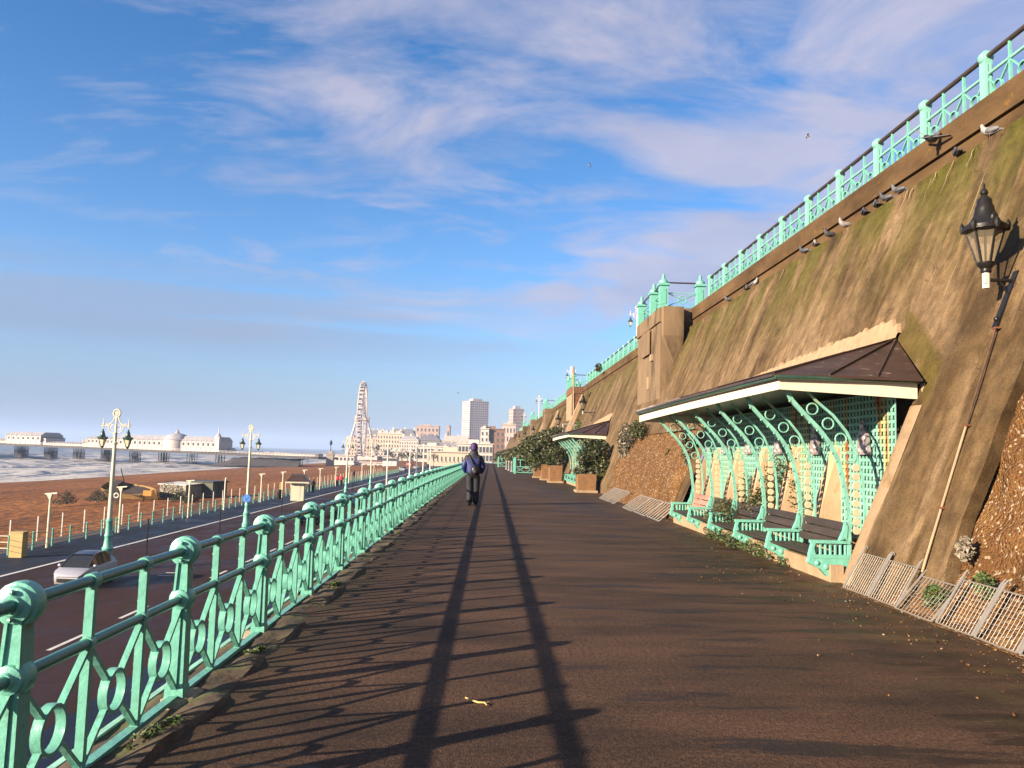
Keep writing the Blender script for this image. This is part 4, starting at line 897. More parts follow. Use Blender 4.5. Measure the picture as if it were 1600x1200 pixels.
b = MB(); b.tube([(0, 0, 0), (0, 0, 2.75), (.02, 0, 2.9), (.06, 0, 3.0)], [.075, .06, .055, .05], 8); POLE = b.mesh('pole', CREAM); b = MB(); b.hexa([(-.3, -.09, 2.98), (.36, -.09, 3.02), (.36, .09, 3.02), (-.3, .09, 2.98)], [(-.28, -.08, 3.04), (.4, -.08, 3.1), (.4, .08, 3.1), (-.28, .08, 3.04)]); b.hexa([(-.05, -.07, 2.7), (.03, -.07, 2.7), (.03, .07, 2.7), (-.05, .07, 2.7)], [(-.2, -.08, 2.98), (.1, -.08, 2.99), (.1, .08, 2.99), (-.2, .08, 2.98)]); HEAD = b.mesh('lamp_head', CREAM)
for i, yy in enumerate([46.2, 54.9, 67.2, 76.1, 88, 97, 108, 118, 130, 142, 156, 172]):
    t = thing('path_lamp', ('low cream path lamp with a flat head beside the beach fence, ' + ORD[i]), 'lamp', (-24.75, yy, G), 0, 'low cream path lamps beside the beach fence'); link('pole', POLE, t)
    if i != 3: link('lamp_head', HEAD, t)
# kiosk
kq = W(465, 782, Z=G); kk = thing('kiosk', 'small cream kiosk with a curved brown roof on the promenade', 'kiosk', (kq.x, kq.y, G), R(6))
MB().box(-.72, .72, -.7, .7, 0, 2.0).build('wall', CREAM, kk, 0); MB().box(-1.3, 1.3, -1.2, 1.2, 2.0, 2.16).build('eaves', CREAM, kk, 0); b = MB()
pr = [(1.32, 2.16), (1.15, 2.28), (.95, 2.5), (.78, 2.78), (.7, 2.95), (.05, 3.0)]
vs = [(sx * r, sy * r * .92, z) for r, z in pr for sx, sy in ((-1, -1), (1, -1), (1, 1), (-1, 1))]; b.add(vs, [(4 * i + j, 4 * i + (j + 1) % 4, 4 * i + 4 + (j + 1) % 4, 4 * i + 4 + j) for i in range(5) for j in range(4)] + [(3, 2, 1, 0)])
for sx in (-1, 1): b.sphere((sx * .68, 0, 2.98), .07, n=6, m=4)
b.build('roof', COPPER, kk, 30)
MB().box(-.3, .3, -.72, -.7, .1, 1.8).build('door', CREAM, kk, 0)
for i, (px, py) in enumerate(((481, 768), (436, 779))):
    q = W(px, py, Z=G); b = MB(); b.lathe([(.22, 0), (.27, .8), (.29, .82), (.26, .95), (.15, 1.05)], (0, 0, 0), 12)
    tag(b.build('litter_bin', BLACK, None, 38, tuple(q)), ['black litter bin right of the kiosk', 'black litter bin left of the kiosk'][i], 'bin', 'black litter bins by the kiosk')
q = W(439, 779, Z=G); tag(MB().cyl((0, 0, 0), (0, 0, 1.9), .06, n=8).build('marker_post', mk('yellow_paint', (.65, .42, .03), .1, 3, .5), None, 38, (q.x, q.y, G)), 'thin yellow marker post left of the kiosk', 'post')
for i, (px, y0, y1, lab) in enumerate([(229, 858, 820, 'thin dark sign pole on the road right of the nearest lamp post'), (343, 828, 792, 'thin dark sign pole on the road left of the second lamp post'), (440, 800, 778, 'thin dark sign pole on the road in front of the kiosk'), (551, 764, 750, 'thin dark sign pole near the third lamp post')]):
    q = W(px, y0, X=-16.8 if i < 2 else -18); t = thing('sign_pole', lab, 'pole', (q.x, q.y, G), 0, 'thin sign poles along the road'); MB().cyl((0, 0, 0), (0, 0, 2.3), .035, n=6).build('pole', BLACK, t)

# ------------------------------------------------------------------ cars
CARP = {}
def car_mesh():
    st = [(-1.78, .40, .60, .58, .56), (-1.70, .24, .74, .72, .68), (-1.45, .18, .86, .80, .84), (-1.0, .17, .96, .83, .88), (.5, .17, 1.0, .83, .88), (1.5, .19, 1.02, .80, .86), (1.82, .28, .98, .74, .78), (1.9, .45, .86, .66, .70)]
    b = MB(); n_ = 10
    for y, z0, zb, w, wm in st:
        zm = (z0 + zb) / 2
        for x, z in ((-w * .9, z0), (-wm, zm - .08), (-wm, zm + .1), (-w, zb - .03), (-w * .86, zb + .01), (w * .86, zb + .01), (w, zb - .03), (wm, zm + .1), (wm, zm - .08), (w * .9, z0)): b.v.append((x, y, z))
    for i in range(len(st) - 1):
        for j in range(n_): b.f.append((i * n_ + j, i * n_ + (j + 1) % n_, (i + 1) * n_ + (j + 1) % n_, (i + 1) * n_ + j)); b.mi.append(0)
    b.f += [tuple(range(n_)), tuple(range(len(b.v) - 1, len(b.v) - n_ - 1, -1))]; b.mi += [0, 0]
    g = MB(); gs = [(-1.15, .93, .70, .93, .70), (-.75, .95, .75, 1.22, .64), (-.25, .98, .77, 1.47, .58), (.35, 1.0, .77, 1.54, .58), (1.1, 1.0, .75, 1.50, .56), (1.6, 1.0, .72, 1.34, .56), (1.86, .97, .68, 1.0, .64)]
    for y, zb, wb, zr_, wr in gs: g.v += [(-wb, y, zb), (-wr, y, zr_), (wr, y, zr_), (wb, y, zb)]
    for i in range(6):
        for j in range(3): g.f.append((i * 4 + j, i * 4 + j + 1, i * 4 + j + 5, i * 4 + j + 4)); g.mi.append(0)
    r = MB(); P = [(-.3, 1.462, .575), (.35, 1.548, .585), (1.1, 1.508, .565), (1.66, 1.31, .56)]
    for y, z, w in P: r.v += [(-w, y, z), (-w * .9, y, z + .018), (w * .9, y, z + .018), (w, y, z)]
    for i in range(3):
        for j in range(3): r.f.append((i * 4 + j, i * 4 + j + 1, i * 4 + j + 5, i * 4 + j + 4)); r.mi.append(0)
    for sx in (-1, 1):
        r.bar((sx * .71, -1.13, .94), (sx * .66, -.75, 1.22), .05, .05, (1, 0, 0)); r.bar((sx * .66, -.75, 1.22), (sx * .585, -.26, 1.47), .05, .05, (1, 0, 0)); r.bar((sx * .775, .35, 1.0), (sx * .59, .32, 1.53), .07, .03, (0, 1, 0)); r.hexa([(sx * .755, 1.0, .99), (sx * .70, 1.85, .98), (sx * .69, 1.86, .98), (sx * .74, 1.0, .99)][::sx], [(sx * .575, 1.25, 1.49), (sx * .57, 1.62, 1.35), (sx * .56, 1.62, 1.35), (sx * .565, 1.25, 1.49)][::sx])
    w_ = MB(); w_.lathe([(.2, -.09), (.3, -.1), (.315, -.06), (.315, .06), (.3, .1), (.2, .09)], (0, 0, 0), 16, 'X'); ri = MB(); ri.lathe([(.001, -.1), (.06, -.1), (.19, -.085), (.2, 0), (.19, .085), (.06, .1), (.001, .1)], (0, 0, 0), 10, 'X')
    return b, g, r, w_, ri
CB, CG, CR, CW, CRI = car_mesh(); TYRE = mk('tyre', (.012, .012, .012), .2, 6, .85); RIM = mk('alloy', (.35, .35, .36), .1, 5, .3, metal=.7)
CGm, CWm, CRm = CG.mesh('window', DGLASS, 30), CW.mesh('tyre', TYRE), CRI.mesh('rim', RIM)
LAMPM = glassmat('headlight', (.75, .75, .78), .1)
def car(col, lab, loc, rz, name='car', roofcol=None, mt=.5):
    key = col
    if key not in CARP:
        m = mk('car_paint', col, .05, 2, .28, 0, metal=mt); rm = mk('car_roof_paint', roofcol, .05, 2, .25, 0) if roofcol else m; CARP[key] = (CB.mesh('body', m, 55), CR.mesh('roof', rm, 30))
    t = thing('car', lab, 'car', loc, rz); t.scale = (.80, .80, .86); link('body', CARP[key][0], t); link('window', CGm, t); link('roof', CARP[key][1], t)
    for sx in (-1, 1):
        for y in (-1.12, 1.2): w = link('wheel', CWm, t, (sx * .74, y, .315)); link('rim', CRm, w)
        MB().sphere((sx * .55, -1.66, .66), .13, (1.2, .6, .7), 8, 5).build('headlight', LAMPM, t); MB().sphere((sx * .93, -.85, 1.0), .09, (1.1, .7, .9), 8, 5).build('mirror', CARP[key][0].materials[0], t)
    MB().box(-.5, .5, -1.80, -1.77, .34, .5).build('grille', BLACK, t, 0); return t
car((.42, .42, .46), 'silver hatchback facing the camera on the road below the railing, beside the nearest lamp post', (-17.0, 34.9, G), R(-2), roofcol=(.03, .03, .04))
car((.02, .03, .06), 'dark blue car parked on the road behind the railing, left of the third lamp post', (-14.0, 64.5, G), R(-2))
car((.03, .03, .035), 'black car parked just behind the dark blue one', (-13.8, 71, G), R(0))
car((.02, .05, .09), 'dark car parked farther up the road behind the railing', (-14.2, 86, G), R(0))
for i, (px, py, c, lab) in enumerate([(650, 733, (.6, .6, .6), 'white car far up the road near the white arcades'), (668, 731, (.05, .05, .06), 'dark car far up the road right of the white one'), (630, 736, (.25, .27, .3), 'grey car far up the road left of the white one'), (640, 728, (.3, .05, .04), 'red car far up the road'), (677, 727, (.55, .55, .57), 'pale car farthest up the road')]):
    q = W(px, py, Z=G); car(c, lab, (q.x, q.y, G), R(20 * i))

# ------------------------------------------------------------------ beach compound, boat and huts
q = W(232, 778, Z=-5.3)
bt = thing('boat', 'ochre wooden boat lying among plants on the beach behind the fence', 'boat', (-45.5, 104, -5.7), R(62)); b = MB(); stn = [(-3.6, .05, 1.5), (-2.6, .6, 1.25), (-1, 1.0, 1.1), (1, 1.05, 1.1), (2.6, .8, 1.2), (3.2, .6, 1.25)]
for y, w, h in stn: b.v += [(-w, y, h), (-w * .75, y, .4), (0, y, .1), (w * .75, y, .4), (w, y, h)]
for i in range(5):
    for j in range(4): b.f.append((i * 5 + j, i * 5 + j + 1, i * 5 + j + 6, i * 5 + j + 5)); b.mi.append(0)
b.f.append((25, 26, 27, 28, 29)); b.mi.append(0)
OCH = mk('ochre_boat_paint', (.22, .14, .055), .2, 3, .6, .2); b.build('hull', OCH, bt); MB().box(-.9, .9, -2.2, 2.6, .95, 1.0).build('deck', WOOD, bt, 0); MB().hexa([(-.6, .6, 1.0), (.6, .6, 1.0), (.6, 1.9, 1.0), (-.6, 1.9, 1.0)], [(-.5, .8, 1.7), (.5, .8, 1.7), (.5, 1.8, 1.7), (-.5, 1.8, 1.7)]).build('cabin', WOOD, bt, 0); MB().cyl((0, .4, 1.0), (.3, .4, 3.2), .05, n=6).build('mast', WOOD, bt); bt.rotation_euler = (R(4), R(-30), R(66)); bt.scale = (1.1, 1.25, 1.3); bt.location.z = -5.5
h1 = thing('beach_hut', 'low grey beach hut with a white roof edge beside the boat', 'hut', (-40.2, 106.5, -5.4), R(66)); MB().box(-1.6, 1.6, -2.2, 2.2, 0, 1.7).build('wall', mk('grey_boards', (.22, .19, .16), .3, 2, .8, stretch=(1, 1, .2)), h1, 0); MB().hexa([(-1.8, -2.4, 1.7), (1.8, -2.4, 1.9), (1.8, 2.4, 1.9), (-1.8, 2.4, 1.7)], [(-1.8, -2.4, 1.78), (1.8, -2.4, 1.98), (1.8, 2.4, 1.98), (-1.8, 2.4, 1.78)]).build('roof', WHITE, h1, 0); MB().box(1.6, 1.63, -.5, .5, .1, 1.7).build('door', WOOD, h1, 0)
h2 = thing('beach_hut', 'dark green beach shed at the right end of the fenced plot', 'hut', (-37.2, 108, -5.3), R(70)); MB().box(-1.4, 1.4, -1.7, 1.7, 0, 2.0).build('wall', mk('dark_boards', (.05, .055, .04), .3, 2, .8), h2, 0); MB().box(-1.6, 1.6, -1.9, 1.9, 2.0, 2.12).build('roof', BLACK, h2, 0); MB().box(-.4, .4, -1.73, -1.7, .1, 1.8).build('door', WOOD, h2, 0)
q = W(226, 780, X=-41); t = thing('sign_board', 'orange board fixed on posts in front of the boat', 'sign', (-41.5, 99, -5.3)); MB().box(-.5, .5, -.04, .04, .5, 1.15).build('board', mk('orange_board', (.36, .15, .014), .1, 3, .6), t, 0); MB().box(-.45, -.37, 0, .08, -.3, .5).build('leg', WOOD, t, 0); MB().box(.37, .45, 0, .08, -.3, .5).build('leg', WOOD, t, 0)
t = thing('life_ring', 'white and red life ring on a stand on the beach left of the orange board', 'life ring', (-42, 92, -5.3)); b = MB(); b.tube([(.25 * math.cos(a), 0, .9 + .25 * math.sin(a)) for a in [2 * PI * j / 16 for j in range(16)]], .075, 8, True); b.build('ring', WHITE, t); MB().box(-.05, .05, .05, .15, -.3, 1.2).build('stand', WOOD, t, 0)
for i, (x, y, z, r, lab) in enumerate([(-45, 97, -5.5, 1.0, 'dark bush on the beach in front of the ochre boat'), (-41, 104, -5.4, 1.3, 'tall spiky dark shrub between the boat and the grey hut'), (-48, 93, -5.6, .9, 'reddish dark bush at the left end of the fenced plot'), (-37, 98, -5.3, .8, 'low bush in front of the grey beach hut'), (-35, 96, -5.3, .7, 'small bush near the dark green shed'), (-47.5, 99, -5.6, .8, 'leafless bush beside the left end of the boat')]):
    shrub('beach_bush', lab, 'bush', [((0, 0, r * .8), (r * 1.2, r, r * .8)), ((r * .6, .3, r * .5), (r * .7, r * .7, r * .5)), ((0, 0, r * 1.5), (r * .5, r * .5, r * .5)), ((-r, 0, r * .3), (r, r, r * .4))], 1500, .16, [LEAFD, BARK if i in (2, 5) else LEAFO], (x, y, z), seed=80 + i)
for i, (x, y) in enumerate(((-52, 62), (-37, 55.5), (-62, 60), (-80, 78))):
    b = foliage([((0, 0, .1), (.9, .6, .18))], 160, .25, 95 + i); tag(b.build('seaweed_heap', [BARK, LEAFD], None, 0, (x, y, bz(x, y))), ['dark clump of seaweed on the beach behind the first path lamp', 'dark clump of seaweed near the crossing gate', 'flat dark seaweed patch at the left edge of the beach', 'small seaweed clump higher up the shingle'][i], 'seaweed', 'seaweed clumps on the shingle')

# ------------------------------------------------------------------ people
def skin(name, joints, edges, mat, parent, sub=2):
    me = bpy.data.meshes.new(name); me.from_pydata([j[:3] for j in joints], edges, []); o = link('tmp', me)
    o.modifiers.new('k', 'SKIN'); sd = o.modifiers.new('s', 'SUBSURF'); sd.levels = sub; sd.render_levels = sub
    for i, j in enumerate(joints): me.skin_vertices[0].data[i].radius = (j[3], j[4] if len(j) > 4 else j[3])
    me.skin_vertices[0].data[0].use_root = True
    dg = bpy.context.evaluated_depsgraph_get(); dg.update(); m2 = bpy.data.meshes.new_from_object(o.evaluated_get(dg)); m2.name = name
    bpy.data.objects.remove(o); m2.materials.clear(); m2.materials.append(mat); m2.polygons.foreach_set('use_smooth', [True] * len(m2.polygons))
    return link(name, m2, parent)
SKIN = mk('skin', (.45, .26, .18), .1, 10, .5, 0)
def chain(*ns): return [(a, b) for a, b in zip(ns, ns[1:])]
def person(lab, loc, rz, jacket, trousers, hat, s=1.0, yoke=None):
    t = thing('person', lab, 'person', loc, rz); t.scale = (s, s, s)
    # faces +Y; hands in the jacket pockets, mid-stride
    J = [(0, 0, .95, .11, .08), (0, 0, 1.15, .12, .09), (0, -.01, 1.36, .15, .10), (0, 0, 1.48, .07, .07), (0, .02, 1.58, .06, .06), (0, .035, 1.68, .085, .10), (0, .02, 1.77, .05, .06),
         (-.19, 0, 1.40, .06), (-.27, -.04, 1.15, .048), (-.20, .12, .99, .036), (.19, 0, 1.40, .06), (.27, -.04, 1.15, .048), (.20, .12, .99, .036),
         (-.10, 0, .88, .06), (-.095, .03, .50, .05), (-.085, -.06, .10, .032), (-.085, .07, .04, .03), (.10, 0, .88, .06), (.10, .06, .50, .05), (.09, .06, .10, .032), (.095, .2, .04, .03),
         (-.16, .18, .95, .03), (.16, .18, .95, .03)]
    Ed = chain(0, 1, 2, 3, 4, 5, 6) + chain(2, 7, 8, 9, 21) + chain(2, 10, 11, 12, 22) + chain(0, 13, 14, 15, 16) + chain(0, 17, 18, 19, 20)
    body = skin('body', J, Ed, SKIN, t)
    jk = skin('jacket', [(0, 0, .78, .235, .19), (0, 0, 1.12, .225, .18), (0, -.01, 1.34, .235, .17), (0, 0, 1.47, .14, .125), (0, .005, 1.63, .135, .13), (-.20, -.005, 1.38, .10), (-.29, -.045, 1.14, .085), (-.24, .09, .98, .07), (-.20, .14, .95, .05), (.20, -.005, 1.38, .10), (.29, -.045, 1.14, .085), (.24, .09, .98, .07), (.20, .14, .95, .05)],
         chain(0, 1, 2, 3, 4) + chain(2, 5, 6, 7, 8) + chain(2, 9, 10, 11, 12), jacket, t)
    if yoke:
        jk.data.materials.append(yoke)
        for p in jk.data.polygons:
            c = p.center
            if c.z > 1.33 + .04 * math.cos(c.x * 9) or (c.z < .93 and abs(c.x) < .2): p.material_index = 1
    skin('trousers', [(0, 0, 1.0, .165, .13), (-.105, 0, .82, .115, .115), (-.095, .03, .50, .105), (-.085, -.06, .02, .095), (.105, 0, .82, .115, .115), (.10, .06, .50, .105), (.09, .06, .02, .095)], chain(0, 1, 2, 3) + chain(0, 4, 5, 6), trousers, t)
    for x, y in ((-.085, -.06), (.092, .06)):
        b = MB(); b.sphere((x, y + .08, .05), .06, (.85, 2.3, .8), 10, 6); b.box(x - .045, x + .045, y - .06, y + .2, 0, .03); b.build('shoe', BLACK, t)
    b = MB(); b.sphere((0, .025, 1.725), .122, (.92, 1.05, .98), 14, 8); b.sphere((0, .0, 1.66), .112, (.95, 1.05, .8), 12, 7)
    b.build('hood' if s > .99 else 'hat', hat, t)
    b = MB(); b.sphere((0, .14, 1.68), .03, (.7, 1, 1.1), 8, 5); b.build('nose', SKIN, t)
    return t
wq = W(738, 789, Z=0)
BLUEJ = mk('blue_jacket', (.006, .015, .105), .3, 7, .6, .35, 14); NAVY = mk('navy_cloth', (.004, .0045, .014), .3, 8, .7, .3, 20); JEAN = mk('dark_trousers', (.0055, .007, .013), .3, 8, .8, .3, 25); PURP = mk('purple_hood', (.022, .006, .066), .2, 9, .7, .3, 20)
WK = (wq.x, wq.y, 0)
person('person in a blue jacket and purple hood walking away along the terrace', WK, 0, BLUEJ, JEAN, PURP, 1.0, NAVY)
bp = thing('backpack', 'small black backpack slung low on the back of the walking person', 'bag', WK)
b = MB(); b.sphere((.06, -.2, 1.02), .135, (1, .6, 1.15), 12, 8); b.build('bag', BLACK, bp); MB().tube([(.0, -.2, 1.2), (-.08, -.19, 1.34), (-.14, -.1, 1.47), (-.15, .05, 1.48)], .022, 6).tube([(.14, -.2, 1.2), (.17, -.16, 1.36), (.15, -.06, 1.48)], .022, 6).build('strap', BLACK, bp); MB().sphere((.06, -.27, .98), .075, (1, .5, .9), 8, 5).build('pocket', NAVY, bp)
REDJ = mk('red_coat', (.50, .025, .03), .2, 5, .7); DKJ = mk('black_coat', (.015, .015, .02), .2, 5, .7)
for i, (px, py, j, lab) in enumerate([(526, 759, REDJ, 'left one of two people in red coats on the promenade'), (533, 758, REDJ, 'right one of two people in red coats on the promenade'), (489, 768, DKJ, 'person in a black coat beside the bin right of the kiosk'), (553, 748, DKJ, 'distant person in dark clothes by the beach fence')]):
    q = W(px, py, Z=G); person(lab, (q.x, q.y, G), .3 * i, j, JEAN, DKJ if i != 1 else REDJ, .97)

# ------------------------------------------------------------------ birds
def pigeon(t, mats):
    b = MB(); b.tube([(0, -.16, .09), (0, -.10, .10), (0, -.02, .11), (0, .06, .13), (0, .11, .17), (0, .125, .22), (0, .135, .245), (0, .14, .262)], [.012, .035, .062, .065, .045, .030, .030, .012], 10); b.build('body', mats[0], t)
    b = MB(); b.hexa([(-.035, -.27, .06), (.035, -.27, .06), (.03, -.12, .085), (-.03, -.12, .085)], [(-.035, -.27, .068), (.035, -.27, .068), (.03, -.12, .115), (-.03, -.12, .115)]); b.build('tail', mats[1], t, 0)
    for sx in (-1, 1): MB().sphere((sx * .052, -.03, .12), .06, (.32, 1.9, .75), 8, 6).build('wing', mats[1], t)
    MB().tube([(0, .155, .247), (0, .195, .238)], [.010, .003], 6).build('beak', BLACK, t); b = MB()
    for sx in (-1, 1): b.cyl((sx * .025, .01, 0), (sx * .025, .01, .06), .007, n=5)
    b.build('leg', RUST, t)
PG = [mk('pigeon_grey', (.07, .07, .08), .3, 12, .6, 0), mk('pigeon_dark', (.035, .035, .042), .3, 12, .6, 0), mk('pigeon_pale', (.20, .19, .19), .15, 12, .6, 0)]
ty = [(1549, 0, 'grey and white', (2, 0)), (1498, 1, 'black', (1, 1)), (1407, 2, 'grey', (0, 1)), (1386, 3, 'dark', (1, 1)), (1371, 4, 'dark grey', (1, 0)), (1353, 5, 'small dark', (1, 1)), (1322, 6, 'white', (2, 2)), (1299, 7, 'dark', (1, 1)), (1275, 8, 'pale', (2, 0)), (1260, 9, 'dark', (1, 1)), (1180, 10, 'pale', (2, 0)), (1168, 11, 'grey', (0, 1)), (1140, 12, 'grey', (0, 0))]
PY = [11.2, 12.05, 13.85, 14.3, 14.7, 15.2, 16.05, 16.8, 17.6, 18.2, 21.8, 22.5, 24.2]
for (px, i, c, mm), yy in zip(ty, PY):
    t = thing('pigeon', f'{c} pigeon perched on the wall ledge, {ORD[i].replace("nearest", "from the right") if i else "first from the right"}', 'pigeon', (7.20, yy, 6.352), R(random.choice([60, 100, 150, 30, -20, 200])), 'pigeons perched on the wall ledge'); pigeon(t, (PG[mm[0]], PG[mm[1]]))
    t.scale = (.95,) * 3
t = thing('pigeon', 'pigeon flying with spread wings just below the parapet at upper right', 'pigeon', (7.05, 12.6, 6.78), R(-60)); t.rotation_euler[1] = R(25); pigeon(t, (PG[0], PG[0])); b = MB()
for sx in (-1, 1): b.hexa([(sx * .04, -.06, .13), (sx * .04, .05, .13), (sx * .33, .02, .2), (sx * .33, -.08, .2)], [(sx * .04, -.06, .145), (sx * .04, .05, .145), (sx * .33, .02, .206), (sx * .33, -.08, .206)])
b.build('spread_wing', PG[0], t, 0)
for i, (px, py, dist, lab) in enumerate([(1262, 213, 60, 'white gull gliding in front of the clouds at upper right'), (922, 258, 80, 'tiny gull high in the middle of the sky'), (716, 614, 150, 'dark gull flying left of the tall tower block')]):
    q = W(px, py, Y=dist); t = thing('gull', lab, 'gull', tuple(q), R(80), 'gulls in the sky'); m_ = PG[2] if i < 2 else PG[0]
    MB().tube([(0, -.2, 0), (0, -.05, 0), (0, .12, .01), (0, .22, .02)], [.01, .06, .055, .01], 8).build('body', m_, t)
    for sx in (-1, 1): MB().hexa([(sx * .03, -.05, 0), (sx * .03, .07, 0), (sx * .28, .08, .1), (sx * .28, -.02, .1)], [(sx * .03, -.05, .02), (sx * .03, .07, .02), (sx * .28, .08, .112), (sx * .28, -.02, .112)]).hexa([(sx * .28, -.02, .1), (sx * .28, .08, .1), (sx * .62, -.04, .04), (sx * .62, -.07, .04)], [(sx * .28, -.02, .112), (sx * .28, .08, .112), (sx * .62, -.04, .046), (sx * .62, -.07, .046)]).build('wing', m_, t, 0)

# ground litter
q = W(742, 1098, Z=0); b = MB(); b.tube([(-.06, .06, .012), (-.03, .0, .018), (.02, -.03, .012), (.06, -.04, .014), (.075, -.075, .01)], [.005, .006, .006, .005, .003], 6).tube([(.06, -.04, .012), (.09, -.02, .012)], .004, 5)
tag(b.build('twig', mk('dry_stalk', (.35, .25, .09), .3, 20, .8), None, 38, (q.x, q.y, 0)), 'small yellow dried stalk lying on the terrace path in the foreground', 'twig')
rnd = random.Random(8); b = MB()
for _ in range(420):
    y = rnd.uniform(4.5, 11.5) if rnd.random() < .8 else rnd.uniform(11, 30); x = 4.42 - abs(rnd.gauss(0, .55)) if y < 10.2 or y > 19 else 4.3 - abs(rnd.gauss(0, .8)); r = rnd.uniform(.004, .013); b.sphere((x, y, r * .5), r, (1, 1.3, .7), 5, 3)
struct(b.build('gravel', FLINT, None), 'stuff'); bpy.data.objects['gravel']['label'] = 'loose flint gravel scattered on the path along the wall foot'; bpy.data.objects['gravel']['category'] = 'gravel'

# ------------------------------------------------------------------ pier
PA, PB = Vector((-84, 400, -2.9)), Vector((-300, 445, .2))
PW_ = mk('pier_white', (.37, .325, .31), .05, .3, .6, 0); PROOF = mk('pier_roof_grey', (.26, .25, .27), .15, .5, .6, 0); PIRON = mk('pier_iron', (.026, .023, .028), .2, .5, .7, 0)
pier = thing('pier', 'long seaside pier on iron piles reaching out over the rough sea', 'pier', tuple(PA), math.atan2(-(PB - PA).x, (PB - PA).y)); PLn = (PB - PA).xy.length; PS = (PB.z - PA.z) / PLn
def pz(y): return PS * y
b = MB(); b.hexa([(-12, -4, -1.0), (12, -4, -1.0), (12, PLn, pz(PLn) - 1.0), (-12, PLn, pz(PLn) - 1.0)], [(-12, -4, 0), (12, -4, 0), (12, PLn, pz(PLn)), (-12, PLn, pz(PLn))]); b.build('deck', PIRON, pier, 0)
b = MB()
for x in (12, -12):
    for z in (.5, 1.1): b.bar((x, -4, z), (x, PLn, pz(PLn) + z), .12, .16)
    for i in range(110): y = i * 2; b.box(x - .06, x + .06, y - .06, y + .06, pz(y), pz(y) + 1.2)
b.build('balustrade', PW_, pier, 0)
def on_pier(px):      # distance along the pier axis for a photo column
    d_ = cr * (px - 800) - cu * (700 - 600) + fw * FPX; e = (PB - PA).xy; det = d_.x * (-e.y) - d_.y * (-e.x); s_ = (PA.x * (-e.y) - PA.y * (-e.x)) / det; t_ = (d_.x * PA.y - d_.y * PA.x) / det; return -t_ * PLn if t_ < 0 else t_ * PLn
def pcl(y, nx, ny, w, L):
    b = MB(); zb = -7.5
    for i in range(nx):
        for j in range(ny): x, yy = -w / 2 + w * i / (nx - 1), y - L / 2 + L * j / (ny - 1); b.cyl((x, yy, pz(y) - .9), (x, yy, zb), .15, n=6)
    for i in range(nx):
        for j in range(ny - 1):
            x, ya, yb = -w / 2 + w * i / (nx - 1), y - L / 2 + L * j / (ny - 1), y - L / 2 + L * (j + 1) / (ny - 1); b.bar((x, ya, -1.4 + pz(y)), (x, yb, zb + 1.5), .08, .08); b.bar((x, yb, -1.4 + pz(y)), (x, ya, zb + 1.5), .08, .08); b.bar((x, ya, zb + 3), (x, yb, zb + 3), .12, .12)
    return b
for px, L, ny in ((34, 6.5, 6), (80, 6, 6), (124, 4.5, 4), (168, 5, 5), (212, 4.8, 4), (257, 4.2, 3), (301, 4, 2), (345, 3, 2), (428, 2, 2), (468, 2.4, 2)): pcl(on_pier(px), 3, ny, 5, L * .62).build('pile_cluster', PIRON, pier, 0)
def pbuild(lab, px0, px1, h, roofh, nwin, dome=False, name='pier_pavilion', w=16, roofm=None, tower=False):
    y0, y1 = sorted((on_pier(px0), on_pier(px1))); ym = (y0 + y1) / 2; L = y1 - y0
    t = thing(name, lab, 'pier building', tuple(pier.matrix_basis @ Vector((0, 0, 0))), 0); t.location = PA + Vector(((PB - PA).x * ym / PLn, (PB - PA).y * ym / PLn, PS * ym)); t.rotation_euler = pier.rotation_euler
    # local -X... the side facing the beach
    sd = 1 if (Matrix.Rotation(pier.rotation_euler.z, 3, 'Z') @ Vector((1, 0, 0))).y < 0 else -1
    MB().box(-w / 2, w / 2, -L / 2, L / 2, 0, h).build('wall', PW_, t, 0)
    b = MB(); b.prism([(-w / 2 - .4, h), (w / 2 + .4, h), (w / 2 - 3, h + roofh), (-w / 2 + 3, h + roofh)], 'XZ', -L / 2 - .2, L / 2 + .2); b.build('roof', roofm or PROOF, t, 0)
    wm = MB().box(-.06, .06, -L / nwin * .2, L / nwin * .2, 0, h * .28).mesh('window', WGLASS, 0); cm = MB().box(-.1, .1, -.15, .15, -h * .66, h * .45).mesh('pilaster', PW_, 0)
    for i in range(nwin): yy = -L / 2 + L * (i + .5) / nwin; link('window', wm, t, (sd * w / 2, yy, h * .55)); link('pilaster', cm, t, (sd * (w / 2 + .05), yy + L / nwin * .5, h * .67))
    MB().box(sd * w / 2 - .12, sd * w / 2 + .12, -L / 2, L / 2, h * .36, h * .42).build('string_course', PROOF, t, 0)
    if dome:
        yy = L / 2 - abs(on_pier(283) - y1) if False else (on_pier(283) - ym); Rd = 6.4
        MB().lathe([(Rd, 0), (Rd, h + .2), (Rd - .3, h + .4)], (sd * 4, yy, 0), 20).build('rotunda', PW_, t, 30); MB().lathe([(Rd + .3, h + .3), (Rd * .9, h + 1.6), (Rd * .65, h + 2.9), (Rd * .3, h + 3.6), (1.0, h + 3.8), (.9, h + 4.4), (.5, h + 4.8), (.1, h + 6.0)], (sd * 4, yy, 0), 20).build('dome', PROOF, t, 30)
    if tower:
        yy = on_pier(352) - ym; b = MB(); b.box(sd * (w / 2 - 2.2), sd * (w / 2 + .3), yy - 1.2, yy + 1.2, 0, 7.4) if sd > 0 else b.box(-(w / 2 + .3), -(w / 2 - 2.2), yy - 1.2, yy + 1.2, 0, 7.4); b.build('tower', PW_, t, 0); MB().lathe([(1.7, 7.4), (1.5, 7.8), (1.0, 8.6), (.3, 9.4), (.12, 12.5)], (sd * (w / 2 - 1), yy, 0), 8).build('turret', PW_, t)
    return t
pbuild('white domed pavilion with a long row of windows on the pier', 200, 350, 5.2, 2.3, 20, True, tower=True)
pbuild('pinkish white two storey hall joining the domed pavilion on the pier', 152, 199, 4.6, 1.2, 8)
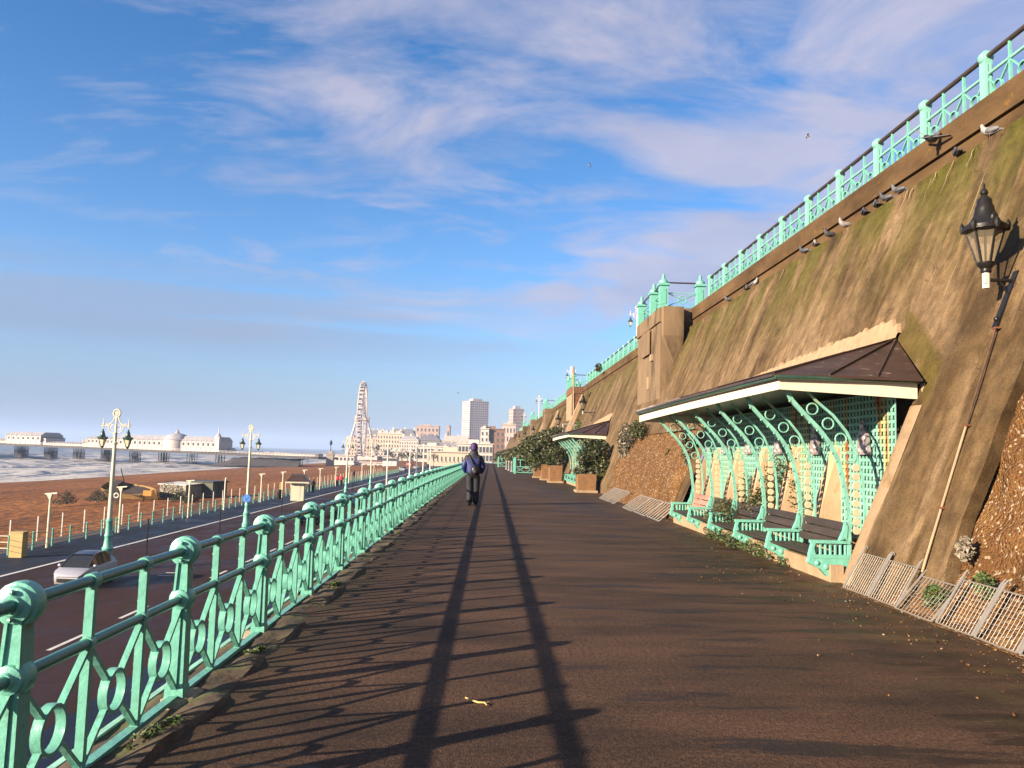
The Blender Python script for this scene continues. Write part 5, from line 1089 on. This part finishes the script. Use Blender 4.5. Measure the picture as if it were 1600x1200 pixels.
pbuild('flat white stall block on the pier left of the nearest lamp post', 144, 151, 3.4, .3, 2, name='pier_stall', w=14)
pbuild('white pavilion with small windows near the left end of the pier', 27, 80, 4.6, 1.8, 7)
pbuild('dark green kiosk at the end of the left pier pavilion', 80.5, 86, 3.6, .6, 1, name='pier_stall', w=14, roofm=DGREEN)
pbuild('low open arcade of stalls on the pier between the pavilions', 87, 143, 1.6, .5, 14, name='pier_arcade', w=14)
pbuild('low white stalls on the pier at the left edge of the photo', 1, 26, 1.9, .5, 8, name='pier_arcade', w=14)
pbuild('row of low white stalls on the landward end of the pier', 400, 505, 1.1, .25, 18, name='pier_arcade', w=10)
pbuild('small white cabin on the pier right of the turret', 361, 364, 2.2, .4, 1, name='pier_stall', w=6)
for i, px in enumerate((120, 125)):
    yy = on_pier(px); q = PA + (PB - PA) * (yy / PLn); tag(MB().cyl((0, 0, 0), (0, 0, 8.5), .14, .06, 6).build('flagpole', PW_, None, 38, tuple(q)), ['left of two white flagpoles on the pier', 'right of two white flagpoles on the pier'][i], 'flagpole', 'flagpoles on the pier')
t = thing('pier_lamp', 'dark lamp on a stone pedestal where the pier meets the shore', 'lamp', tuple(W(515.5, 728, Y=398))); z0 = t.location.z
b = MB(); b.box(-1.7, 1.7, -1.7, 1.7, 0, 5.5); b.box(-2.0, 2.0, -2, 2, 5.5, 6.0); b.box(-1.2, 1.2, -1.2, 1.2, 6.0, 7.3); b.build('pedestal', mk('grey_stone', (.22, .19, .18), .2, .5, .8), t, 0); MB().lathe([(.35, 7.3), (.2, 8), (.16, 10.2), (.55, 10.4), (.75, 11.5), (.5, 12.0), (.2, 12.6), (.05, 13)], (0, 0, 0), 10).build('lamp', BLACK, t)
b = grid(fr(-138, -92, 1.5), fr(386, 412, 2), lambda x, y: (x, y, -8.9 + 4.6 * max(0, min(1, (x + 138) / 14)) * max(.2, min(1, (y - 385) / 9)) + .5 * fbm(x * .3, y * .3, 2, 3)))
tag(b.build('groyne', mk('dark_groyne_rock', (.035, .03, .032), .4, .4, .9, .6, 2), None), 'dark rocky groyne on the beach under the landward end of the pier', 'groyne')

# ------------------------------------------------------------------ big wheel
wy = 470; hb = W(566, 655, Y=wy); Rw = 21.3
whl = thing('ferris_wheel', 'tall white observation wheel seen almost edge on beside the pier entrance', 'ferris wheel', (hb.x, wy, hb.z), R(4.6))
WHT = mk('wheel_white', (.48, .43, .42), .04, .2, .5, 0)
NA = 42
for x in (-1.25, 1.25):
    b = MB(); 
    for rr in (Rw, Rw - 1.6): b.tube([(x, rr * math.cos(2 * PI * i / NA), rr * math.sin(2 * PI * i / NA)) for i in range(NA)], .2, 6, True)
    for i in range(NA): a, a2 = 2 * PI * i / NA, 2 * PI * (i + .5) / NA; b.bar((x, Rw * math.cos(a), Rw * math.sin(a)), (x, (Rw - 1.6) * math.cos(a2), (Rw - 1.6) * math.sin(a2)), .14, .14)
    b.build('rim', WHT, whl)
b = MB()
for i in range(NA):
    a = 2 * PI * i / NA; b.bar((-1.25, Rw * math.cos(a), Rw * math.sin(a)), (1.25, Rw * math.cos(a), Rw * math.sin(a)), .16, .16, (0, -math.sin(a), math.cos(a)))
    for x in (-1, 1): b.bar((x * 1.25, (Rw - 1.6) * math.cos(a), (Rw - 1.6) * math.sin(a)), (x * 2.4, .9 * math.cos(a), .9 * math.sin(a)), .15, .15, (1, 0, 0))
b.build('spokes', WHT, whl)
MB().lathe([(1.0, -3.4), (1.2, -2.6), (1.0, -2), (.9, 2), (1.2, 2.6), (1.0, 3.4)], (0, 0, 0), 16, 'X').build('hub', WHT, whl)
for x in (-1, 1): MB().lathe([(.3, x * 3.4), (2.3, x * 3.5), (2.4, x * 3.7), (1.6, x * 4.1), (.2, x * 4.2)], (0, 0, 0), 20, 'X').build('hub_disc', WHT, whl)
gm = MB(); gm.box(-.62, .62, -.8, .8, -.8, .3); gd = gm.mesh('gondola', mk('gondola_dark', (.05, .05, .06), .1, 1, .3), 0); gw = MB().box(-.82, .82, -.85, .85, -1.35, -.8).box(-.82, .82, -.85, .85, .3, .65).mesh('gondola_shell', WHT, 0)
for i in range(NA // 1):
    if i % 1 == 0:
        a = 2 * PI * (i + .5) / NA; g_ = link('gondola', gd, whl, (0, (Rw + .3) * math.cos(a), (Rw + .3) * math.sin(a))); link('shell', gw, g_)
zg = -4.4 - hb.z
for sx in (-1, 1):
    for sy in (-1, 1): MB().tube([(sx * 3.2, 0, 0), (sx * 8.6, sy * 7, zg)], [.42, .5], 8).build('leg', WHT, whl)
b = MB(); b.box(-10, 10, -9, 9, zg, zg + 2.2); b.box(-14, -10, -7, 7, zg, zg + 1.6); b.build('platform', WHT, whl, 0)
for i, (p0, p1, y0, y1, lab) in enumerate([(521, 556, 711, 721, 'low white building at the shore end of the pier, left of the wheel legs'), (556, 600, 722, 731, 'low white boarding pavilion at the foot of the wheel'), (600, 622, 712, 722, 'white booth right of the wheel foot')]):
    Yb = 440 - 30 * i; A, B = W(p0, y1, Y=Yb), W(p1, y0, Y=Yb); t = thing('pavilion', lab, 'building', ((A.x + B.x) / 2, Yb, A.z)); w, h = (B.x - A.x) / 2, B.z - A.z
    MB().box(-w, w, -5, 5, -3, h * .85).build('wall', WHT, t, 0); MB().box(-w - .6, w + .6, -5.6, 5.6, h * .85, h).build('roof', PW_, t, 0); wm = MB().box(-.6, .6, -5.05, -5, h * .2, h * .6).mesh('window', WGLASS, 0)
    for j in range(6): link('window', wm, t, (-w + w * 2 * (j + .5) / 6, 0, 0))

# ------------------------------------------------------------------ town
def tm(name, c): return mk(name, c, .06, .15, .8, 0)
TC = [tm('stucco_cream', (.40, .34, .27)), tm('stucco_pink', (.38, .305, .27)), tm('stucco_white', (.42, .385, .35)), tm('slate', (.13, .13, .15)), tm('slate_light', (.30, .28, .29)), tm('brick_red', (.16, .09, .06)), tm('concrete_pale', (.36, .315, .32)), tm('dark_facade', (.16, .16, .17)), tm('pink_block', (.31, .225, .20))]
def building(name, lab, px0, px1, ptop, Y, wallm, rows, cols, roof='flat', roofm=None, depth=18, zb=-4.6, winw=.42, wh=.5, rh=3, sidem=None, cat='building', wmat=WGLASS):
    A, B = W(px0, ptop, Y=Y), W(px1, ptop, Y=Y); w = (B.x - A.x) / 2; zt_ = (A.z + B.z) / 2; h = zt_ - zb
    t = thing(name, lab, cat, ((A.x + B.x) / 2, Y, zb)); hw = h - (rh if roof in ('hip', 'mansard') else 0)
    MB().box(-w, w, 0, depth, 0, hw).build('wall', wallm, t, 0)
    ch = (hw - 2) / rows; cw = 2 * w / cols
    pan = MB().box(-cw * winw / 2, cw * winw / 2, -.06, 0, 0, ch * wh).mesh('window', wmat, 0); sil = MB().box(-cw * winw * .62, cw * winw * .62, -.3, 0, -.25, -.02).mesh('sill', wallm, 0)
    spn = MB().box(-.06, 0, -1, 1, 0, ch * wh).mesh('window', wmat, 0); k_ = 0
    for r in range(rows):
        for c in range(cols):
            if k_ < 96: o = link('window', pan, t, (-w + cw * (c + .5), 0, 1.2 + ch * (r + .25))); link('sill', sil, o); k_ += 1
        for yy in (depth * .25, depth * .6):
            if k_ < 98: link('window', spn, t, (-w, yy, 1.2 + ch * (r + .25))); k_ += 1
    MB().box(-w - .4, w + .4, -.5, depth + .4, hw - .01, hw + .5).build('cornice', wallm, t, 0)
    if roof == 'hip': MB().hexa([(-w, 0, hw + .5), (w, 0, hw + .5), (w, depth, hw + .5), (-w, depth, hw + .5)], [(-w * .55, depth * .4, hw + rh), (w * .55, depth * .4, hw + rh), (w * .55, depth * .6, hw + rh), (-w * .55, depth * .6, hw + rh)]).build('roof', roofm or TC[3], t, 0)
    elif roof == 'mansard':
        rf = MB().hexa([(-w, 0, hw + .5), (w, 0, hw + .5), (w, depth, hw + .5), (-w, depth, hw + .5)], [(-w * .95, 1.2, hw + rh), (w * .95, 1.2, hw + rh), (w * .95, depth - 1, hw + rh), (-w * .95, depth - 1, hw + rh)]).build('roof', roofm or TC[3], t, 0)
        dm = MB().prism([(-.9, 0), (.9, 0), (.9, 1.6), (0, 2.3), (-.9, 1.6)], 'XZ', -.1, 2).mesh('dormer', TC[2], 0); nd = max(2, cols // 2)
        for c in range(nd): link('dormer', dm, rf, (-w + 2 * w * (c + .5) / nd, .3, hw + .6))
    else: MB().box(-w * .4, w * .2, depth * .3, depth * .6, hw + .5, hw + 2.2).build('roof_hut', wallm, t, 0)
    b = MB()
    for f_ in (-.7, .1, .75): b.box(w * f_ - .7, w * f_ + .7, depth * .45, depth * .55, hw, hw + (rh if roof != 'flat' else 0) + 1.6)
    b.build('chimney', wallm if roof != 'flat' else TC[4], t, 0); return t
building('hotel', 'pinkish seafront hotel behind the left leg of the wheel', 541, 558, 684, 600, TC[1], 4, 4)
building('hotel', 'cream seafront building behind the wheel with a dark attic', 570, 591, 672, 640, TC[1], 5, 5, 'mansard', rh=6)
building('hotel', 'large cream seafront hotel right of the wheel', 590, 629, 673, 610, TC[0], 5, 9, 'mansard', TC[4], rh=2.5)
building('hotel', 'long building with a dark slate roof behind the cream hotel', 606, 652, 670, 680, TC[2], 4, 8, 'hip', TC[3], rh=7)
building('hotel', 'white gabled hotel corner with regular windows', 624, 654, 681, 575, TC[2], 5, 8, 'hip', TC[4], rh=3.2)
building('office_block', 'dark slate faced building right of the white hotel corner', 653, 688, 680, 600, TC[7], 4, 7, 'hip', TC[3], rh=4)
building('office_block', 'pink flat topped block above the dark slate building', 650, 686, 666, 820, TC[8], 5, 6)
building('townhouse', 'cream pedimented building left of the tall tower', 688, 738, 681, 680, TC[0], 4, 9, 'hip', TC[1], rh=5)
building('townhouse', 'white terrace with a row of dormers below the tower', 687, 722, 691, 500, TC[2], 3, 8, 'mansard', TC[4], rh=5, wh=.55)
building('chimney_stack', 'single tall brick chimney block left of the tower', 698, 703, 667, 760, TC[8], 2, 1)
building('arcade', 'white glazed seafront arcade behind the walker', 716, 770, 694, 380, TC[2], 2, 10, winw=.75, wh=.65)
building('arcade', 'long low cream seafront terrace building left of the walker', 668, 745, 707, 330, TC[0], 1, 12, winw=.3, depth=14)
building('arcade', 'white open fronted arcade with slender posts below the dark building', 652, 700, 698, 450, TC[2], 2, 9, winw=.7, wh=.6)
building('arcade', 'row of white low shops right of the wheel foot', 590, 652, 706, 480, TC[2], 2, 14, winw=.5)
building('apartment_block', 'white and brick apartment block right of the tall tower', 753, 789, 671, 470, TC[5], 5, 5, wh=.5)
building('apartment_block', 'white rendered end of the brick apartment block', 751, 764, 670.5, 468, TC[2], 5, 2)
building('apartment_block', 'low cream block below the small tower', 786, 806, 664, 560, TC[1], 4, 4)
def tower(lab, px0, px1, ptop, Y, floors, cols, m, turn):
    A, B = W(px0, ptop, Y=Y), W(px1, ptop, Y=Y); w = (B.x - A.x) / 2 / (math.cos(turn) + math.sin(abs(turn))); zb = -4; h = (A.z + B.z) / 2 - zb
    t = thing('tower_block', lab, 'tower block', ((A.x + B.x) / 2, Y + w, zb), turn); MB().box(-w * .96, w * .96, -w * .96, w * .96, 0, h - 2).build('core', TC[7], t, 0); fh = (h - 2) / floors
    fl = MB().box(-w, w, -w, w, 0, fh * .48)
    for c in range(cols + 1):
        x = -w + 2 * w * c / cols; fl.box(x - .35, x + .35, -w, -w + .5, fh * .48, fh); fl.box(-w, -w + .5, x - .35, x + .35, fh * .48, fh)
    fm = fl.mesh('floor_band', m, 0)
    for i in range(floors): link('floor_band', fm, t, (0, 0, i * fh))
    MB().box(-w * 1.01, w * 1.01, -w * 1.01, w * 1.01, h - 2, h - 1.2).build('roof_slab', m, t, 0); MB().box(-w * .5, w * .5, -w * .5, w * .5, h - 1.2, h + 2).build('plant_room', TC[4], t, 0)
tower('tall pale tower block with many balcony bands', 722, 764, 625, 1000, 24, 9, TC[6], R(24))
tower('smaller pink tower block right of the tall one', 796, 819, 637, 900, 15, 7, TC[8], R(20))
# palms and small trees near the arcades
for i, (px, py, lab) in enumerate([(677, 726, 'small round palm in front of the low cream terrace'), (655, 722, 'dark palm left of the round one'), (640, 722, 'small tree among the far shops'), (612, 722, 'tree beside the white booth'), (628, 722, 'bushy tree right of the white booth')]):
    q = W(px, py, Z=G); q = Vector((q.x, q.y, G)) if q.y < 330 else W(px, py, Y=320); shrub('palm', lab, 'tree', [((0, 0, 4.2), (1.8, 1.8, 1.2)), ((.7, 0, 3.6), (1.2, 1.2, .8))], 220, .6, [LEAFD, LEAFO], (q.x, q.y, G), seed=120 + i)
# far white road lamps
for i, px in enumerate((605, 640, 651, 661, 672)):
    q = W(px, 735 - i, X=-16 + 1.2 * i); t = thing('street_lamp', 'slim white street lamp column far up the road, ' + ['first', 'second', 'third', 'fourth', 'fifth'][i] + ' from the left', 'street lamp', (q.x, q.y, G), 0, 'slim white street lamps far up the road'); MB().cyl((0, 0, 0), (0, 0, 7), .14, .09, 8).build('column', WHITE, t); MB().bar((-.5, 0, 7), (.5, 0, 7.1), .2, .12, (0, 1, 0)).build('lamp_head', WHITE, t, 0)

# sea air between the camera and the far shore
hm = bpy.data.materials.new('sea_air'); hm.use_nodes = True; ht = hm.node_tree; ht.nodes.remove(ht.nodes['Principled BSDF']); pv = ht.nodes.new('ShaderNodeVolumePrincipled'); pv.inputs['Color'].default_value = (.46, .62, .95, 1); pv.inputs['Density'].default_value = .0002; ht.links.new(pv.outputs[0], ht.nodes['Material Output'].inputs['Volume'])
hz_ = struct(MB().box(-9100, 950, -260, 12100, -10.5, 130).build('haze', hm, None, 0), 'stuff')
S.cycles.volume_bounces = 0
